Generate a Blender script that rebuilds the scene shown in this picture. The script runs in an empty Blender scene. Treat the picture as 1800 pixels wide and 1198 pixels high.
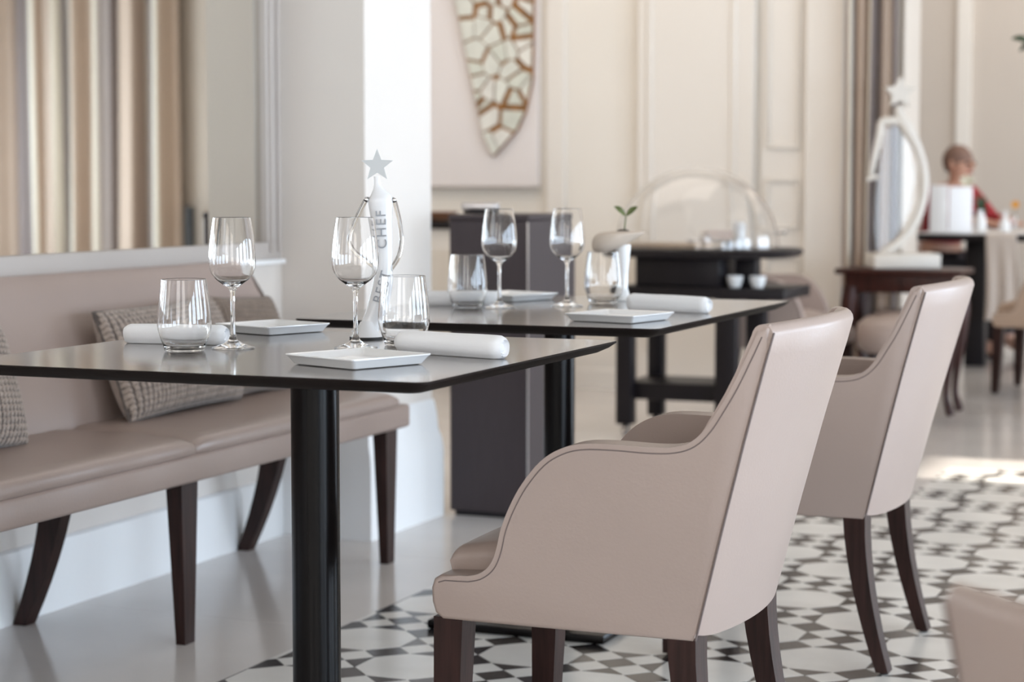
import bpy, bmesh, math, random
from mathutils import Vector, Matrix
random.seed(7)
PI = math.pi
SC = bpy.context.scene
COL = SC.collection

# ------------------------------------------------------------------ camera, world, lights, exposure
cam_d = bpy.data.cameras.new('camera')
cam_d.sensor_width = 36.0
cam_d.lens = 70.0
cam_d.clip_start = 0.05
cam_d.clip_end = 100
cam_d.dof.use_dof = True
cam_d.dof.focus_distance = 3.3
cam_d.dof.aperture_fstop = 3.9
cam = bpy.data.objects.new('camera', cam_d)
COL.objects.link(cam)
cam.location = (0, 0, 1.016)
cam.rotation_euler = (math.radians(90 - 4.5252), 0, math.radians(22.51))
SC.camera = cam

wd = bpy.data.worlds.new('daylight_sky')
SC.world = wd
wd.use_nodes = True
wn = wd.node_tree
wn.nodes['Background'].inputs[0].default_value = (0.80, 0.89, 1.0, 1)
wn.nodes['Background'].inputs[1].default_value = 1.5

WIN = [(-2.3, -0.7), (0.2, 1.9), (2.7, 4.4), (5.0, 6.4), (8.6, 10.2), (10.9, 12.5)]   # window spans along the right wall
WIN_Z = (0.12, 2.1)
DOOR_Y, DOOR_Z = (6.86, 7.42), 3.35
ROOM_X1 = 5.0

def area_light(name, loc, rot, sx, sy, watts, color):
    l = bpy.data.lights.new(name, 'AREA')
    l.shape = 'RECTANGLE'
    l.size, l.size_y, l.energy, l.color = sx, sy, watts, color
    o = bpy.data.objects.new(name, l)
    o.location, o.rotation_euler = loc, rot
    COL.objects.link(o)
    return o

for i, (a, b) in enumerate(WIN):      # daylight through each window
    area_light('window_light', (ROOM_X1 - 0.02, (a + b) / 2, sum(WIN_Z) / 2), (0, math.radians(90), 0),
               WIN_Z[1] - WIN_Z[0], b - a, 90, (0.68, 0.83, 1.0))
for x in (-1.2, 1.6):                 # warm fill added at the two unseen windows behind the camera
    area_light('window_light', (x, -2.98, 1.6), (math.radians(90), 0, 0), 1.6, 2.2, 25, (1.0, 0.90, 0.80))
for x, y, w in ((-1.0, 0.6, 3), (1.5, 2.5, 4), (-2.9, 7.5, 20), (1.2, 6.5, 8), (-4.2, 7.3, 18), (0.2, 10.5, 14), (-1.8, 12.0, 24)):   # unseen warm fill panels added below the ceiling
    area_light('ceiling_fill', (x, y, 3.44), (0, 0, 0), 2.2, 2.2, w, (1.0, 0.89, 0.78))
sun = bpy.data.lights.new('sun', 'SUN')
sun.energy = 9.0
sun.angle = math.radians(0.6)
sun.color = (1.0, 0.93, 0.82)
so = bpy.data.objects.new('sun', sun)
COL.objects.link(so)
so.rotation_euler = (0, math.radians(90 - 27.3), math.radians(0))

SC.view_settings.view_transform = 'Standard'
SC.view_settings.look = 'None'
SC.view_settings.gamma = 1
SC.view_settings.use_curve_mapping = False
SC.view_settings.exposure = 0.47
SC.cycles.max_bounces = 14
SC.cycles.transmission_bounces = 14
SC.cycles.glossy_bounces = 6
SC.cycles.sample_clamp_indirect = 5.0

# ------------------------------------------------------------------ materials
def mat(name, color, rough=0.5, metal=0.0, coat=0.0, spec=0.5, noise=None, bump=None, sheen=0.0):
    """principled; noise=(scale, amount, stretch) varies the colour; bump=(scale, strength, stretch)"""
    m = bpy.data.materials.new(name)
    m.use_nodes = True
    nt = m.node_tree
    b = nt.nodes['Principled BSDF']
    b.inputs['Base Color'].default_value = (*color, 1)
    b.inputs['Roughness'].default_value = rough
    b.inputs['Metallic'].default_value = metal
    b.inputs['Coat Weight'].default_value = coat
    b.inputs['Specular IOR Level'].default_value = spec
    b.inputs['Sheen Weight'].default_value = sheen
    tc = nt.nodes.new('ShaderNodeTexCoord')
    def tex(scale, stretch, detail=3):
        mp = nt.nodes.new('ShaderNodeMapping')
        mp.inputs['Scale'].default_value = stretch
        nt.links.new(tc.outputs['Object'], mp.inputs['Vector'])
        n = nt.nodes.new('ShaderNodeTexNoise')
        n.inputs['Scale'].default_value = scale
        n.inputs['Detail'].default_value = detail
        nt.links.new(mp.outputs['Vector'], n.inputs['Vector'])
        return n
    if noise:
        n = tex(noise[0], noise[2] if len(noise) > 2 else (1, 1, 1))
        r = nt.nodes.new('ShaderNodeValToRGB')
        k = noise[1]
        r.color_ramp.elements[0].position = 0.3
        r.color_ramp.elements[1].position = 0.7
        r.color_ramp.elements[0].color = (*[c * (1 - k) for c in color], 1)
        r.color_ramp.elements[1].color = (*[min(1, c * (1 + k)) for c in color], 1)
        nt.links.new(n.outputs['Fac'], r.inputs['Fac'])
        nt.links.new(r.outputs['Color'], b.inputs['Base Color'])
    if bump:
        n = tex(bump[0], bump[2] if len(bump) > 2 else (1, 1, 1), 4)
        bp = nt.nodes.new('ShaderNodeBump')
        bp.inputs['Strength'].default_value = bump[1]
        bp.inputs['Distance'].default_value = 0.002
        nt.links.new(n.outputs['Fac'], bp.inputs['Height'])
        nt.links.new(bp.outputs['Normal'], b.inputs['Normal'])
    return m

def coat_rough(name, r):
    M[name].node_tree.nodes['Principled BSDF'].inputs['Coat Roughness'].default_value = r

def random_mat(name, colors, rough, noise_scale=18.0, noise_amt=0.25):
    """colour picked per object, with veins inside it"""
    m = mat(name, colors[0], rough)
    nt = m.node_tree
    b = nt.nodes['Principled BSDF']
    oi = nt.nodes.new('ShaderNodeObjectInfo')
    r = nt.nodes.new('ShaderNodeValToRGB')
    r.color_ramp.interpolation = 'CONSTANT'
    while len(r.color_ramp.elements) < len(colors):
        r.color_ramp.elements.new(0.5)
    for i, c in enumerate(colors):
        r.color_ramp.elements[i].position = i / len(colors)
        r.color_ramp.elements[i].color = (*c, 1)
    nt.links.new(oi.outputs['Random'], r.inputs['Fac'])
    g = nt.nodes.new('ShaderNodeNewGeometry')
    n = nt.nodes.new('ShaderNodeTexNoise')
    n.inputs['Scale'].default_value = noise_scale
    n.inputs['Detail'].default_value = 5
    nt.links.new(g.outputs['Position'], n.inputs['Vector'])
    mr = nt.nodes.new('ShaderNodeMapRange')
    mr.inputs['From Min'].default_value = 0.3
    mr.inputs['From Max'].default_value = 0.7
    mr.inputs['To Min'].default_value = 1 - noise_amt
    mr.inputs['To Max'].default_value = 1 + noise_amt
    nt.links.new(n.outputs['Fac'], mr.inputs['Value'])
    mx = nt.nodes.new('ShaderNodeVectorMath')
    mx.operation = 'SCALE'
    nt.links.new(r.outputs['Color'], mx.inputs[0])
    nt.links.new(mr.outputs['Result'], mx.inputs['Scale'])
    nt.links.new(mx.outputs['Vector'], b.inputs['Base Color'])
    return m

def glass_mat(name, color=(1, 1, 1), rough=0.0, ior=1.45):
    m = bpy.data.materials.new(name)
    m.use_nodes = True
    b = m.node_tree.nodes['Principled BSDF']
    b.inputs['Base Color'].default_value = (*color, 1)
    b.inputs['Roughness'].default_value = rough
    b.inputs['IOR'].default_value = ior
    b.inputs['Transmission Weight'].default_value = 1.0
    return m

M = {
    'wall': mat('cream_wall_paint', (0.82, 0.77, 0.70), 0.55, noise=(1.5, 0.02)),
    'wall_white': mat('white_wall_paint', (0.73, 0.675, 0.625), 0.5, noise=(1.5, 0.015)),
    'wall_greige': mat('greige_wall_paint', (0.60, 0.53, 0.46), 0.55, noise=(1.5, 0.02)),
    'ceiling': mat('ceiling_paint', (0.36, 0.33, 0.30), 0.7),
    'trim': mat('cream_trim_paint', (0.80, 0.75, 0.69), 0.4),
    'trim_white': mat('white_trim_paint', (0.86, 0.86, 0.86), 0.35),
    'stone': random_mat('polished_beige_stone', [(0.71, 0.67, 0.64), (0.695, 0.655, 0.625), (0.72, 0.68, 0.65)], 0.14, 2.5, 0.06),
    'grout': mat('tile_grout', (0.42, 0.40, 0.37), 0.7),
    'tile_white': random_mat('white_floor_tile', [(0.83, 0.81, 0.77), (0.80, 0.78, 0.74), (0.85, 0.83, 0.79)], 0.22, 9.0, 0.05),
    'tile_dark': random_mat('dark_floor_tile', [(0.012, 0.010, 0.012), (0.050, 0.043, 0.040), (0.022, 0.019, 0.022), (0.085, 0.075, 0.068), (0.035, 0.030, 0.030)], 0.22, 22.0, 0.45),
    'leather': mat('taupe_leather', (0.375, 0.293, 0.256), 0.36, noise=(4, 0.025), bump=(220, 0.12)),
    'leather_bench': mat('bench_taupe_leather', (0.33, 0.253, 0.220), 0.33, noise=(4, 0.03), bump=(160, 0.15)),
    'piping': mat('dark_taupe_piping', (0.13, 0.10, 0.095), 0.5),
    'walnut': mat('dark_walnut_wood', (0.026, 0.011, 0.009), 0.38, spec=0.22, noise=(14, 0.45, (6, 6, 0.5)), bump=(60, 0.15, (4, 4, 0.3))),
    'mahogany': mat('red_mahogany_wood', (0.035, 0.009, 0.006), 0.35, spec=0.3, noise=(12, 0.35, (5, 5, 0.6))),
    'table_edge': mat('espresso_matt_edge', (0.012, 0.008, 0.007), 0.6, spec=0.10),
    'table_top': mat('espresso_satin_lacquer', (0.070, 0.054, 0.047), 0.24, noise=(3, 0.06), spec=0.6, coat=0.8),
    'black_metal': mat('black_gloss_metal', (0.004, 0.003, 0.003), 0.24, spec=0.16),
    'dark_lacquer': mat('dark_plum_lacquer', (0.042, 0.031, 0.034), 0.45, spec=0.35, noise=(20, 0.08, (8, 8, 0.4))),
    'black_wood': mat('black_stained_wood', (0.010, 0.008, 0.010), 0.38, spec=0.25, noise=(14, 0.15, (6, 6, 0.5))),
    'ceramic': mat('white_glazed_ceramic', (0.86, 0.86, 0.86), 0.15, coat=0.4),
    'linen': mat('white_linen', (0.86, 0.86, 0.87), 0.85, sheen=0.2, bump=(900, 0.25)),
    'beige_linen': mat('beige_linen', (0.60, 0.52, 0.46), 0.85, sheen=0.2),
    'frame': mat('taupe_frame_paint', (0.45, 0.405, 0.375), 0.4, noise=(3, 0.02)),
    'gold': mat('copper_gold_leaf', (0.27, 0.115, 0.025), 0.45, metal=0.15, noise=(30, 0.4)),
    'marble': random_mat('pale_green_marble', [(0.70, 0.70, 0.63), (0.76, 0.74, 0.68), (0.64, 0.65, 0.57)], 0.3, 14.0, 0.10),
    'panel_pink': mat('pale_pink_panel', (0.80, 0.745, 0.725), 0.5),
    'chrome': mat('polished_chrome', (0.78, 0.78, 0.80), 0.12, metal=1.0),
    'steel': mat('brushed_steel', (0.55, 0.53, 0.53), 0.32, metal=1.0),
    'satin_white': mat('satin_white_resin', (0.74, 0.74, 0.75), 0.25, coat=0.3),
    'silver_grey': mat('matt_silver_paint', (0.50, 0.51, 0.51), 0.45),
    'statue': mat('white_plaster', (0.62, 0.575, 0.52), 0.45),
    'letter': mat('grey_letter_paint', (0.30, 0.31, 0.33), 0.5),
    'rubber': mat('black_rubber', (0.012, 0.012, 0.012), 0.6),
    'leaf': mat('fresh_green_leaf', (0.10, 0.125, 0.035), 0.45, noise=(60, 0.3)),
    'leaf_dark': mat('dark_green_leaf', (0.02, 0.05, 0.018), 0.4, noise=(30, 0.3)),
    'beige_clay': mat('beige_bisque_clay', (0.62, 0.52, 0.43), 0.6, noise=(25, 0.06)),
    'soil': mat('dark_soil', (0.05, 0.04, 0.03), 0.9),
    'light_wood': mat('pale_oak', (0.62, 0.48, 0.35), 0.5, noise=(10, 0.12, (1, 6, 6))),
    'brown_wood': mat('warm_brown_wood', (0.28, 0.13, 0.07), 0.4, noise=(10, 0.2, (1, 6, 6))),
    'tan': mat('tan_upholstery', (0.42, 0.30, 0.22), 0.55, bump=(200, 0.15)),
    'glass': glass_mat('clear_glass', (1, 1, 1)),
    'acrylic': glass_mat('clear_acrylic', (0.97, 0.97, 0.96), 0.08, 1.3),
    'skin': mat('skin', (0.56, 0.31, 0.22), 0.5),
    'hair': mat('grey_brown_hair', (0.20, 0.115, 0.085), 0.7),
    'red_cloth': mat('red_wool_cloth', (0.30, 0.012, 0.02), 0.8, bump=(300, 0.2)),
    'dark_cloth': mat('dark_trouser_cloth', (0.03, 0.03, 0.04), 0.8),
    'petal': mat('cream_petals', (0.82, 0.78, 0.62), 0.6),
    'orange': mat('orange_petals', (0.75, 0.33, 0.03), 0.6),
    'terracotta': mat('terracotta', (0.45, 0.2, 0.11), 0.7),
    'mirror': mat('silvered_mirror', (0.72, 0.70, 0.65), 0.015, metal=1.0),
    'pane': glass_mat('window_pane', (1, 1, 1), 0.0, 1.05),
}

coat_rough('table_top', 0.11)

def stripes_mat():
    """curtain cloth: stripes that follow the cloth's own width (UV u)"""
    m = mat('striped_curtain_cloth', (0.4, 0.33, 0.26), 0.75, sheen=0.2)
    nt = m.node_tree
    b = nt.nodes['Principled BSDF']
    uv = nt.nodes.new('ShaderNodeTexCoord')
    sp = nt.nodes.new('ShaderNodeSeparateXYZ')
    nt.links.new(uv.outputs['UV'], sp.inputs[0])
    fr = nt.nodes.new('ShaderNodeMath')
    fr.operation = 'FRACT'
    nt.links.new(sp.outputs['X'], fr.inputs[0])
    r = nt.nodes.new('ShaderNodeValToRGB')
    r.color_ramp.interpolation = 'CONSTANT'
    cols = [(0.0, (0.50, 0.39, 0.31)), (0.34, (0.72, 0.67, 0.57)), (0.42, (0.19, 0.155, 0.15)), (0.60, (0.38, 0.335, 0.32)),
            (0.76, (0.70, 0.64, 0.54)), (0.84, (0.36, 0.27, 0.21))]
    while len(r.color_ramp.elements) < len(cols):
        r.color_ramp.elements.new(0.5)
    for e, (p, c) in zip(r.color_ramp.elements, cols):
        e.position, e.color = p, (*c, 1)
    nt.links.new(fr.outputs[0], r.inputs['Fac'])
    nt.links.new(r.outputs['Color'], b.inputs['Base Color'])
    return m
M['curtain'] = stripes_mat()

def knit_mat(name, c0, c1):
    m = mat(name, c0, 0.9, sheen=0.25, bump=(500, 0.5), noise=(60, 0.15))
    return m
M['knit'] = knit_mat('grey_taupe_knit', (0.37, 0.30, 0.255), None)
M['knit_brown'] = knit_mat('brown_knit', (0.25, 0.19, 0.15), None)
M['knit_dark'] = knit_mat('grey_groove_shade_and_edge', (0.095, 0.075, 0.065), None)  # painted shade for the rib grooves; also colours the braided edge
M['knit_brown_dark'] = knit_mat('brown_groove_shade_and_edge', (0.16, 0.12, 0.095), None)  # same groove shade for the brown cushion, and its braided edge

# ------------------------------------------------------------------ mesh helpers
def link(o, parent=None):
    COL.objects.link(o)
    if parent is not None:
        o.parent = parent
    return o

def finish(bm, name, m, parent=None, smooth=40, loc=None, rot=None):
    bmesh.ops.recalc_face_normals(bm, faces=bm.faces[:])
    me = bpy.data.meshes.new(name)
    bm.to_mesh(me)
    bm.free()
    me.materials.append(M[m] if isinstance(m, str) else m)
    if smooth:
        me.shade_smooth()
        me.set_sharp_from_angle(angle=math.radians(smooth))
    o = bpy.data.objects.new(name, me)
    link(o, parent)
    if loc is not None:
        o.location = loc
    if rot is not None:
        o.rotation_euler = rot
    return o

def tag(o, label, cat, group=None):
    o['label'], o['category'] = label, cat
    if group:
        o['group'] = group
    return o

def empty(name, loc, rz, label, cat, group=None):
    o = bpy.data.objects.new(name, None)
    o.empty_display_size = 0.1
    COL.objects.link(o)
    o.location, o.rotation_euler = loc, (0, 0, rz)
    return tag(o, label, cat, group)

def copy_tree(o, label=None):
    def rec(s, parent):
        c = s.copy()
        COL.objects.link(c)
        c.parent = parent
        for ch in s.children:
            rec(ch, c)
        return c
    r = rec(o, None)
    if label:
        r['label'] = label
    return r

def struct(o):
    o['kind'] = 'structure'
    return o

def box_bm(bm, x0, x1, y0, y1, z0, z1, bev=0.0, seg=2):
    vs = [bm.verts.new((x, y, z)) for x in (x0, x1) for y in (y0, y1) for z in (z0, z1)]
    fs = []
    for q in ((0, 1, 3, 2), (4, 6, 7, 5), (0, 4, 5, 1), (2, 3, 7, 6), (0, 2, 6, 4), (1, 5, 7, 3)):
        fs.append(bm.faces.new([vs[i] for i in q]))
    if bev:
        es = {e for f in fs for e in f.edges}
        bmesh.ops.bevel(bm, geom=list(es), offset=bev, segments=seg, profile=0.5, affect='EDGES')

def box(name, m, parent, x0, x1, y0, y1, z0, z1, bev=0.0, seg=2):
    bm = bmesh.new()
    box_bm(bm, x0, x1, y0, y1, z0, z1, bev, seg)
    return finish(bm, name, m, parent)

def prism_bm(bm, pts, a, b, axis='z', bev=0.0, seg=2):
    """polygon (2D points) extruded from a to b along an axis; bev rounds both rims"""
    def P(p, h):
        return {'z': (p[0], p[1], h), 'y': (p[0], h, p[1]), 'x': (h, p[0], p[1])}[axis]
    lo = [bm.verts.new(P(p, a)) for p in pts]
    hi = [bm.verts.new(P(p, b)) for p in pts]
    n = len(pts)
    f0, f1 = bm.faces.new(lo), bm.faces.new(hi)
    for i in range(n):
        bm.faces.new((lo[i], lo[(i + 1) % n], hi[(i + 1) % n], hi[i]))
    if bev:
        es = list(f0.edges) + list(f1.edges)
        bmesh.ops.bevel(bm, geom=es, offset=bev, segments=seg, profile=0.5, affect='EDGES', clamp_overlap=True)

def lathe_bm(bm, prof, n=40, c=(0, 0, 0), close=True):
    rings = []
    for r, z in prof:
        if r < 1e-5:
            rings.append([bm.verts.new((c[0], c[1], c[2] + z))])
        else:
            rings.append([bm.verts.new((c[0] + r * math.cos(2 * PI * i / n), c[1] + r * math.sin(2 * PI * i / n), c[2] + z)) for i in range(n)])
    for A, B in zip(rings, rings[1:]):
        for i in range(n):
            j = (i + 1) % n
            if len(A) == 1 and len(B) == 1:
                continue
            if len(A) == 1:
                bm.faces.new((A[0], B[i], B[j]))
            elif len(B) == 1:
                bm.faces.new((A[i], B[0], A[j]))
            else:
                bm.faces.new((A[i], B[i], B[j], A[j]))

def tube_bm(bm, pts, rad, n=8, squash=None):
    """tube through 3D points; rad a number or one per point; squash=(vector, k) flattens along a direction"""
    pts = [Vector(p) for p in pts]
    k = len(pts)
    rads = [rad] * k if isinstance(rad, (int, float)) else list(rad)
    t0 = (pts[1] - pts[0]).normalized()
    up = Vector((0, 0, 1)) if abs(t0.z) < 0.9 else Vector((1, 0, 0))
    nrm = (up - t0 * up.dot(t0)).normalized()
    rings = []
    for i, p in enumerate(pts):
        t = (pts[min(i + 1, k - 1)] - pts[max(i - 1, 0)]).normalized()
        nrm = (nrm - t * nrm.dot(t)).normalized()
        bn = t.cross(nrm)
        ring = []
        for j in range(n):
            a = 2 * PI * j / n
            d = (nrm * math.cos(a) + bn * math.sin(a)) * rads[i]
            if squash:
                sv = Vector(squash[0])
                d = d - sv * d.dot(sv) * (1 - squash[1])
            ring.append(bm.verts.new(p + d))
        rings.append(ring)
    for A, B in zip(rings, rings[1:]):
        for j in range(n):
            bm.faces.new((A[j], A[(j + 1) % n], B[(j + 1) % n], B[j]))
    bm.faces.new(rings[0])
    bm.faces.new(rings[-1])

def grid_bm(bm, nu, nv, fn, wrap_u=False, uv=None):
    lay = bm.loops.layers.uv.new('UVMap') if uv else None
    V = [[bm.verts.new(fn(i / (nu if wrap_u else nu - 1), j / (nv - 1))) for j in range(nv)] for i in range(nu)]
    for i in range(nu if wrap_u else nu - 1):
        for j in range(nv - 1):
            i2 = (i + 1) % nu
            f = bm.faces.new((V[i][j], V[i2][j], V[i2][j + 1], V[i][j + 1]))
            if lay:
                for l, (a, b) in zip(f.loops, ((i, j), (i + 1, j), (i + 1, j + 1), (i, j + 1))):
                    l[lay].uv = uv(a / (nu - 1), b / (nv - 1))
    return V

def catmull(pts, sub=4, closed=False):
    out = []
    n = len(pts)
    for i in range(n if closed else n - 1):
        g = lambda k: pts[k % n] if closed else pts[max(0, min(n - 1, k))]
        p0, p1, p2, p3 = g(i - 1), g(i), g(i + 1), g(i + 2)
        for s in range(sub):
            t = s / sub
            out.append(tuple(0.5 * (2 * b + (c - a) * t + (2 * a - 5 * b + 4 * c - d) * t * t + (3 * b - a - 3 * c + d) * t ** 3)
                             for a, b, c, d in zip(p0, p1, p2, p3)))
    if not closed:
        out.append(tuple(pts[-1]))
    return out

def lerp(a, b, t):
    return a + (b - a) * t

def interp(tab, z):
    if z <= tab[0][0]:
        return tab[0][1]
    for (a, x), (b, y) in zip(tab, tab[1:]):
        if z <= b:
            return lerp(x, y, (z - a) / (b - a))
    return tab[-1][1]

def skin_mesh(name, verts, edges, radii, sub=2, root=0):
    """one continuous surface grown around a skeleton"""
    me = bpy.data.meshes.new(name + '_skeleton')
    me.from_pydata(verts, edges, [])
    o = bpy.data.objects.new(name + '_skeleton', me)
    COL.objects.link(o)
    md = o.modifiers.new('skin', 'SKIN')
    for i, r in enumerate(radii):
        r = r if isinstance(r, tuple) else (r, r)
        me.skin_vertices[0].data[i].radius = r
        me.skin_vertices[0].data[i].use_root = (i == root)
    sb = o.modifiers.new('sub', 'SUBSURF')
    sb.levels = sb.render_levels = sub
    dg = bpy.context.evaluated_depsgraph_get()
    out = bpy.data.meshes.new_from_object(o.evaluated_get(dg))
    bpy.data.objects.remove(o)
    bpy.data.meshes.remove(me)
    out.name = name
    out.shade_smooth()
    return out

# ------------------------------------------------------------------ room shell
WX = -2.815          # wall behind the bench
BY = 9.30            # back wall
# floor: base slab with stone slabs and patterned tiles as pieces
BORDER = -2.09
def in_view(x, y, slack=120):
    c, s = math.cos(math.radians(22.51)), math.sin(math.radians(22.51))
    lat, d = c * x + s * y, -s * x + c * y
    if d < 1.5:
        return False
    px, py = 900 + 3500 * lat / d, 322 + 3500 * 1.016 / d
    return -slack < px < 1800 + slack and py < 1198 + slack

floor = struct(box('floor', 'grout', None, -5.6, ROOM_X1, -3.0, 13.4, -0.12, -0.0085))

def clip(poly, nx, ny, c):
    """keep the part of a polygon with nx*x + ny*y <= c"""
    out = []
    for i in range(len(poly)):
        a, b = poly[i], poly[(i + 1) % len(poly)]
        da, db = nx * a[0] + ny * a[1] - c, nx * b[0] + ny * b[1] - c
        if da <= 0:
            out.append(a)
        if (da < 0 < db) or (db < 0 < da):
            t = da / (da - db)
            out.append((lerp(a[0], b[0], t), lerp(a[1], b[1], t)))
    return out

def parea(p):
    return 0.5 * abs(sum(p[i][0] * p[(i + 1) % len(p)][1] - p[(i + 1) % len(p)][0] * p[i][1] for i in range(len(p))))

def clip_rect(p, x0, x1, y0, y1):
    for a in ((-1, 0, -x0), (1, 0, x1), (0, -1, -y0), (0, 1, y1)):
        if len(p) < 3:
            return []
        p = clip(p, *a)
    return p if len(p) >= 3 and parea(p) > 2e-5 else []

# patterned tile field
P4, LEG, GAP = 0.280, 0.067, 0.066
HB = (P4 - GAP) / 2
g = 0.0007
U0, V0 = 1.381, 3.906
shapes = {
    'octagon_tile': ([(HB, -HB + LEG), (HB, HB - LEG), (HB - LEG, HB), (-HB + LEG, HB), (-HB, HB - LEG), (-HB, -HB + LEG), (-HB + LEG, -HB), (HB - LEG, -HB)], 'tile_white', [(0, 0, 0)]),
    'triangle_tile': ([(HB, HB), (HB - LEG, HB), (HB, HB - LEG)], 'tile_dark', [(0, 0, 0), (0, 0, 90), (0, 0, 180), (0, 0, 270)]),
}
half = P4 / 2
def sq(cx, cy, a, b):
    return [(cx - a / 2, cy - b / 2), (cx + a / 2, cy - b / 2), (cx + a / 2, cy + b / 2), (cx - a / 2, cy + b / 2)]
def rot90(p, k):
    for _ in range(k):
        p = [(-y, x) for x, y in p]
    return p
def shrink(p):
    cx, cy = sum(a for a, b in p) / len(p), sum(b for a, b in p) / len(p)
    r = max(math.hypot(a - cx, b - cy) for a, b in p)
    k = 1 - g / (r * 0.6)
    return [(cx + (a - cx) * k, cy + (b - cy) * k) for a, b in p]
cell = [('octagon_tile', 'tile_white', shapes['octagon_tile'][0])]
for k in range(4):
    cell.append(('triangle_tile', 'tile_dark', rot90(shapes['triangle_tile'][0], k)))
MID = 2 * HB - 2 * LEG
for sgn in (-1, 1):
    off = sgn * (MID / 2 + LEG / 2)
    cell.append(('white_square_tile', 'tile_white', sq(half, off, GAP, LEG)))
    cell.append(('white_square_tile', 'tile_white', sq(off, half, LEG, GAP)))
cell.append(('dark_square_tile', 'tile_dark', sq(half, 0, GAP, MID)))
cell.append(('dark_square_tile', 'tile_dark', sq(0, half, MID, GAP)))
cell.append(('dark_square_tile', 'tile_dark', sq(half, half, GAP, GAP)))
REG = [(BORDER, -1.265, -2.5, 6.5), (-1.265, 4.0, -2.5, 7.16)]
s2 = math.sqrt(0.5)
pieces = []
for i in range(-40, 40):
    for j in range(-40, 40):
        for nm, mm, poly in cell:
            w = []
            for a, b in shrink(poly):
                u, v = U0 + i * P4 + a, V0 + j * P4 + b
                w.append(((u - v) * s2, (u + v) * s2))
            cx, cy = sum(a for a, b in w) / len(w), sum(b for a, b in w) / len(w)
            if not (-2.5 < cx < 4.3 and -2.8 < cy < 7.5):
                continue
            for R in REG:
                q = clip_rect(w, *R)
                if q:
                    whole = abs(parea(q) - parea(w)) < 1e-7
                    pieces.append((nm, mm, q, whole, (cx, cy)))
def dist_key(p):
    return math.hypot(*p[4])
seen, rest = {}, []
for p in sorted(pieces, key=dist_key):
    if in_view(*p[4], 60) and len(seen.setdefault(p[0], [])) < 295:
        seen[p[0]].append(p)
    else:
        rest.append(p)
shared = {}
for nm, lst in seen.items():
    for (_, mm, q, whole, (cx, cy)) in lst:
        loc = [(a - cx, b - cy) for a, b in q]
        key = (nm, whole, tuple((round(a, 4), round(b, 4)) for a, b in loc))
        if key not in shared:
            bm = bmesh.new()
            prism_bm(bm, loc, -0.0085, 0.0)
            bmesh.ops.recalc_face_normals(bm, faces=bm.faces[:])
            me = bpy.data.meshes.new(nm)
            bm.to_mesh(me)
            bm.free()
            me.materials.append(M[mm])
            shared[key] = me
        o = bpy.data.objects.new(nm, shared[key])
        o.location = (cx, cy, 0)
        link(o, floor)
for mm, nm in (('tile_white', 'outer_white_tile'), ('tile_dark', 'outer_dark_tile')):
    bm = bmesh.new()
    for p in rest:
        if p[1] == mm:
            prism_bm(bm, p[2], -0.0085, 0.0)
    o = finish(bm, nm, mm, floor, 0)
    o['kind'] = 'stuff'
# polished stone slabs around the tile field
def slab(x0, x1, y0, y1):
    bm = bmesh.new()
    box_bm(bm, x0 + 0.0006, x1 - 0.0006, y0 + 0.0006, y1 - 0.0006, -0.0085, 0.0)
    finish(bm, 'stone_slab', 'stone', floor, 0)
y = -3.0 + 0.12
while y < 6.5:
    slab(-2.82, BORDER, y, min(y + 0.86, 6.5))
    y += 0.86
slab(-5.6, -2.82, 5.4, 6.5)
for x0, x1 in ((-5.6, -4.2), (-4.2, -2.82), (-2.82, -2.09), (-2.09, -1.265)):
    slab(x0, x1, 6.5, 7.16)
for yy in (7.16, 8.6, 10.1, 11.7):
    for x0, x1 in ((-5.6, -4.2), (-4.2, -2.82), (-2.82, -1.4), (-1.4, 0.2), (0.2, 1.8), (1.8, 3.4), (3.4, 5.0)):
        slab(x0, x1, yy, {7.16: 8.6, 8.6: 10.1, 10.1: 11.7, 11.7: 13.4}[yy])
slab(4.0, 5.0, -2.5, 7.16)
slab(-2.09, 5.0, -3.0, -2.5)

struct(box('ceiling', 'ceiling', None, -5.6, ROOM_X1 + 0.3, -3.2, 13.6, 3.45, 3.6))
wl = struct(box('wall_left', 'wall_white', None, WX - 0.2, WX, -3.0, 5.06, 0, 3.45))
struct(box('wall_left_far', 'wall', None, -5.6, -5.4, 5.0, 9.4, 0, 3.45))
struct(box('wall_left_return', 'wall', None, -5.6, WX - 0.2, 4.86, 5.06, 0, 3.45))
struct(box('wall_front', 'wall', None, -2.9, -2.3, -3.2, -3.0, 0, 3.45))
wb = struct(box('wall_back', 'wall', None, -5.6, -1.888, BY, BY + 0.3, 0, 3.45))
wf = struct(box('wall_far', 'wall_greige', None, -5.6, ROOM_X1, 13.4, 13.6, 0, 3.45))
struct(box('wall_far_left', 'wall_greige', None, -5.6, -5.4, BY + 0.3, 13.4, 0, 3.45))

# wall with window openings along the right side
def wall_openings(name, m, opens, a0, a1, fixed0, fixed1, axis):
    bm = bmesh.new()
    def bx(a, b, z0, z1):
        if b - a < 1e-4 or z1 - z0 < 1e-4:
            return
        if axis == 'y':
            box_bm(bm, fixed0, fixed1, a, b, z0, z1)
        else:
            box_bm(bm, a, b, fixed0, fixed1, z0, z1)
    p = a0
    for (a, b, z0, z1) in sorted(opens):
        bx(p, a, 0, 3.45)
        bx(a, b, 0, z0)
        bx(a, b, z1, 3.45)
        p = b
    bx(p, a1, 0, 3.45)
    return struct(finish(bm, name, m, None, 0))
wall_openings('wall_right', 'wall', [(a, b, *WIN_Z) for a, b in WIN] + [(*DOOR_Y, 0.0, DOOR_Z)], -3.2, 13.6, ROOM_X1, ROOM_X1 + 0.15, 'y')
wall_openings('wall_behind', 'wall', [(-2.3, -0.1, 0.8, 2.4), (0.5, 2.7, 0.8, 2.4)], -2.3, ROOM_X1, -3.2, -3.0, 'x')

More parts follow.
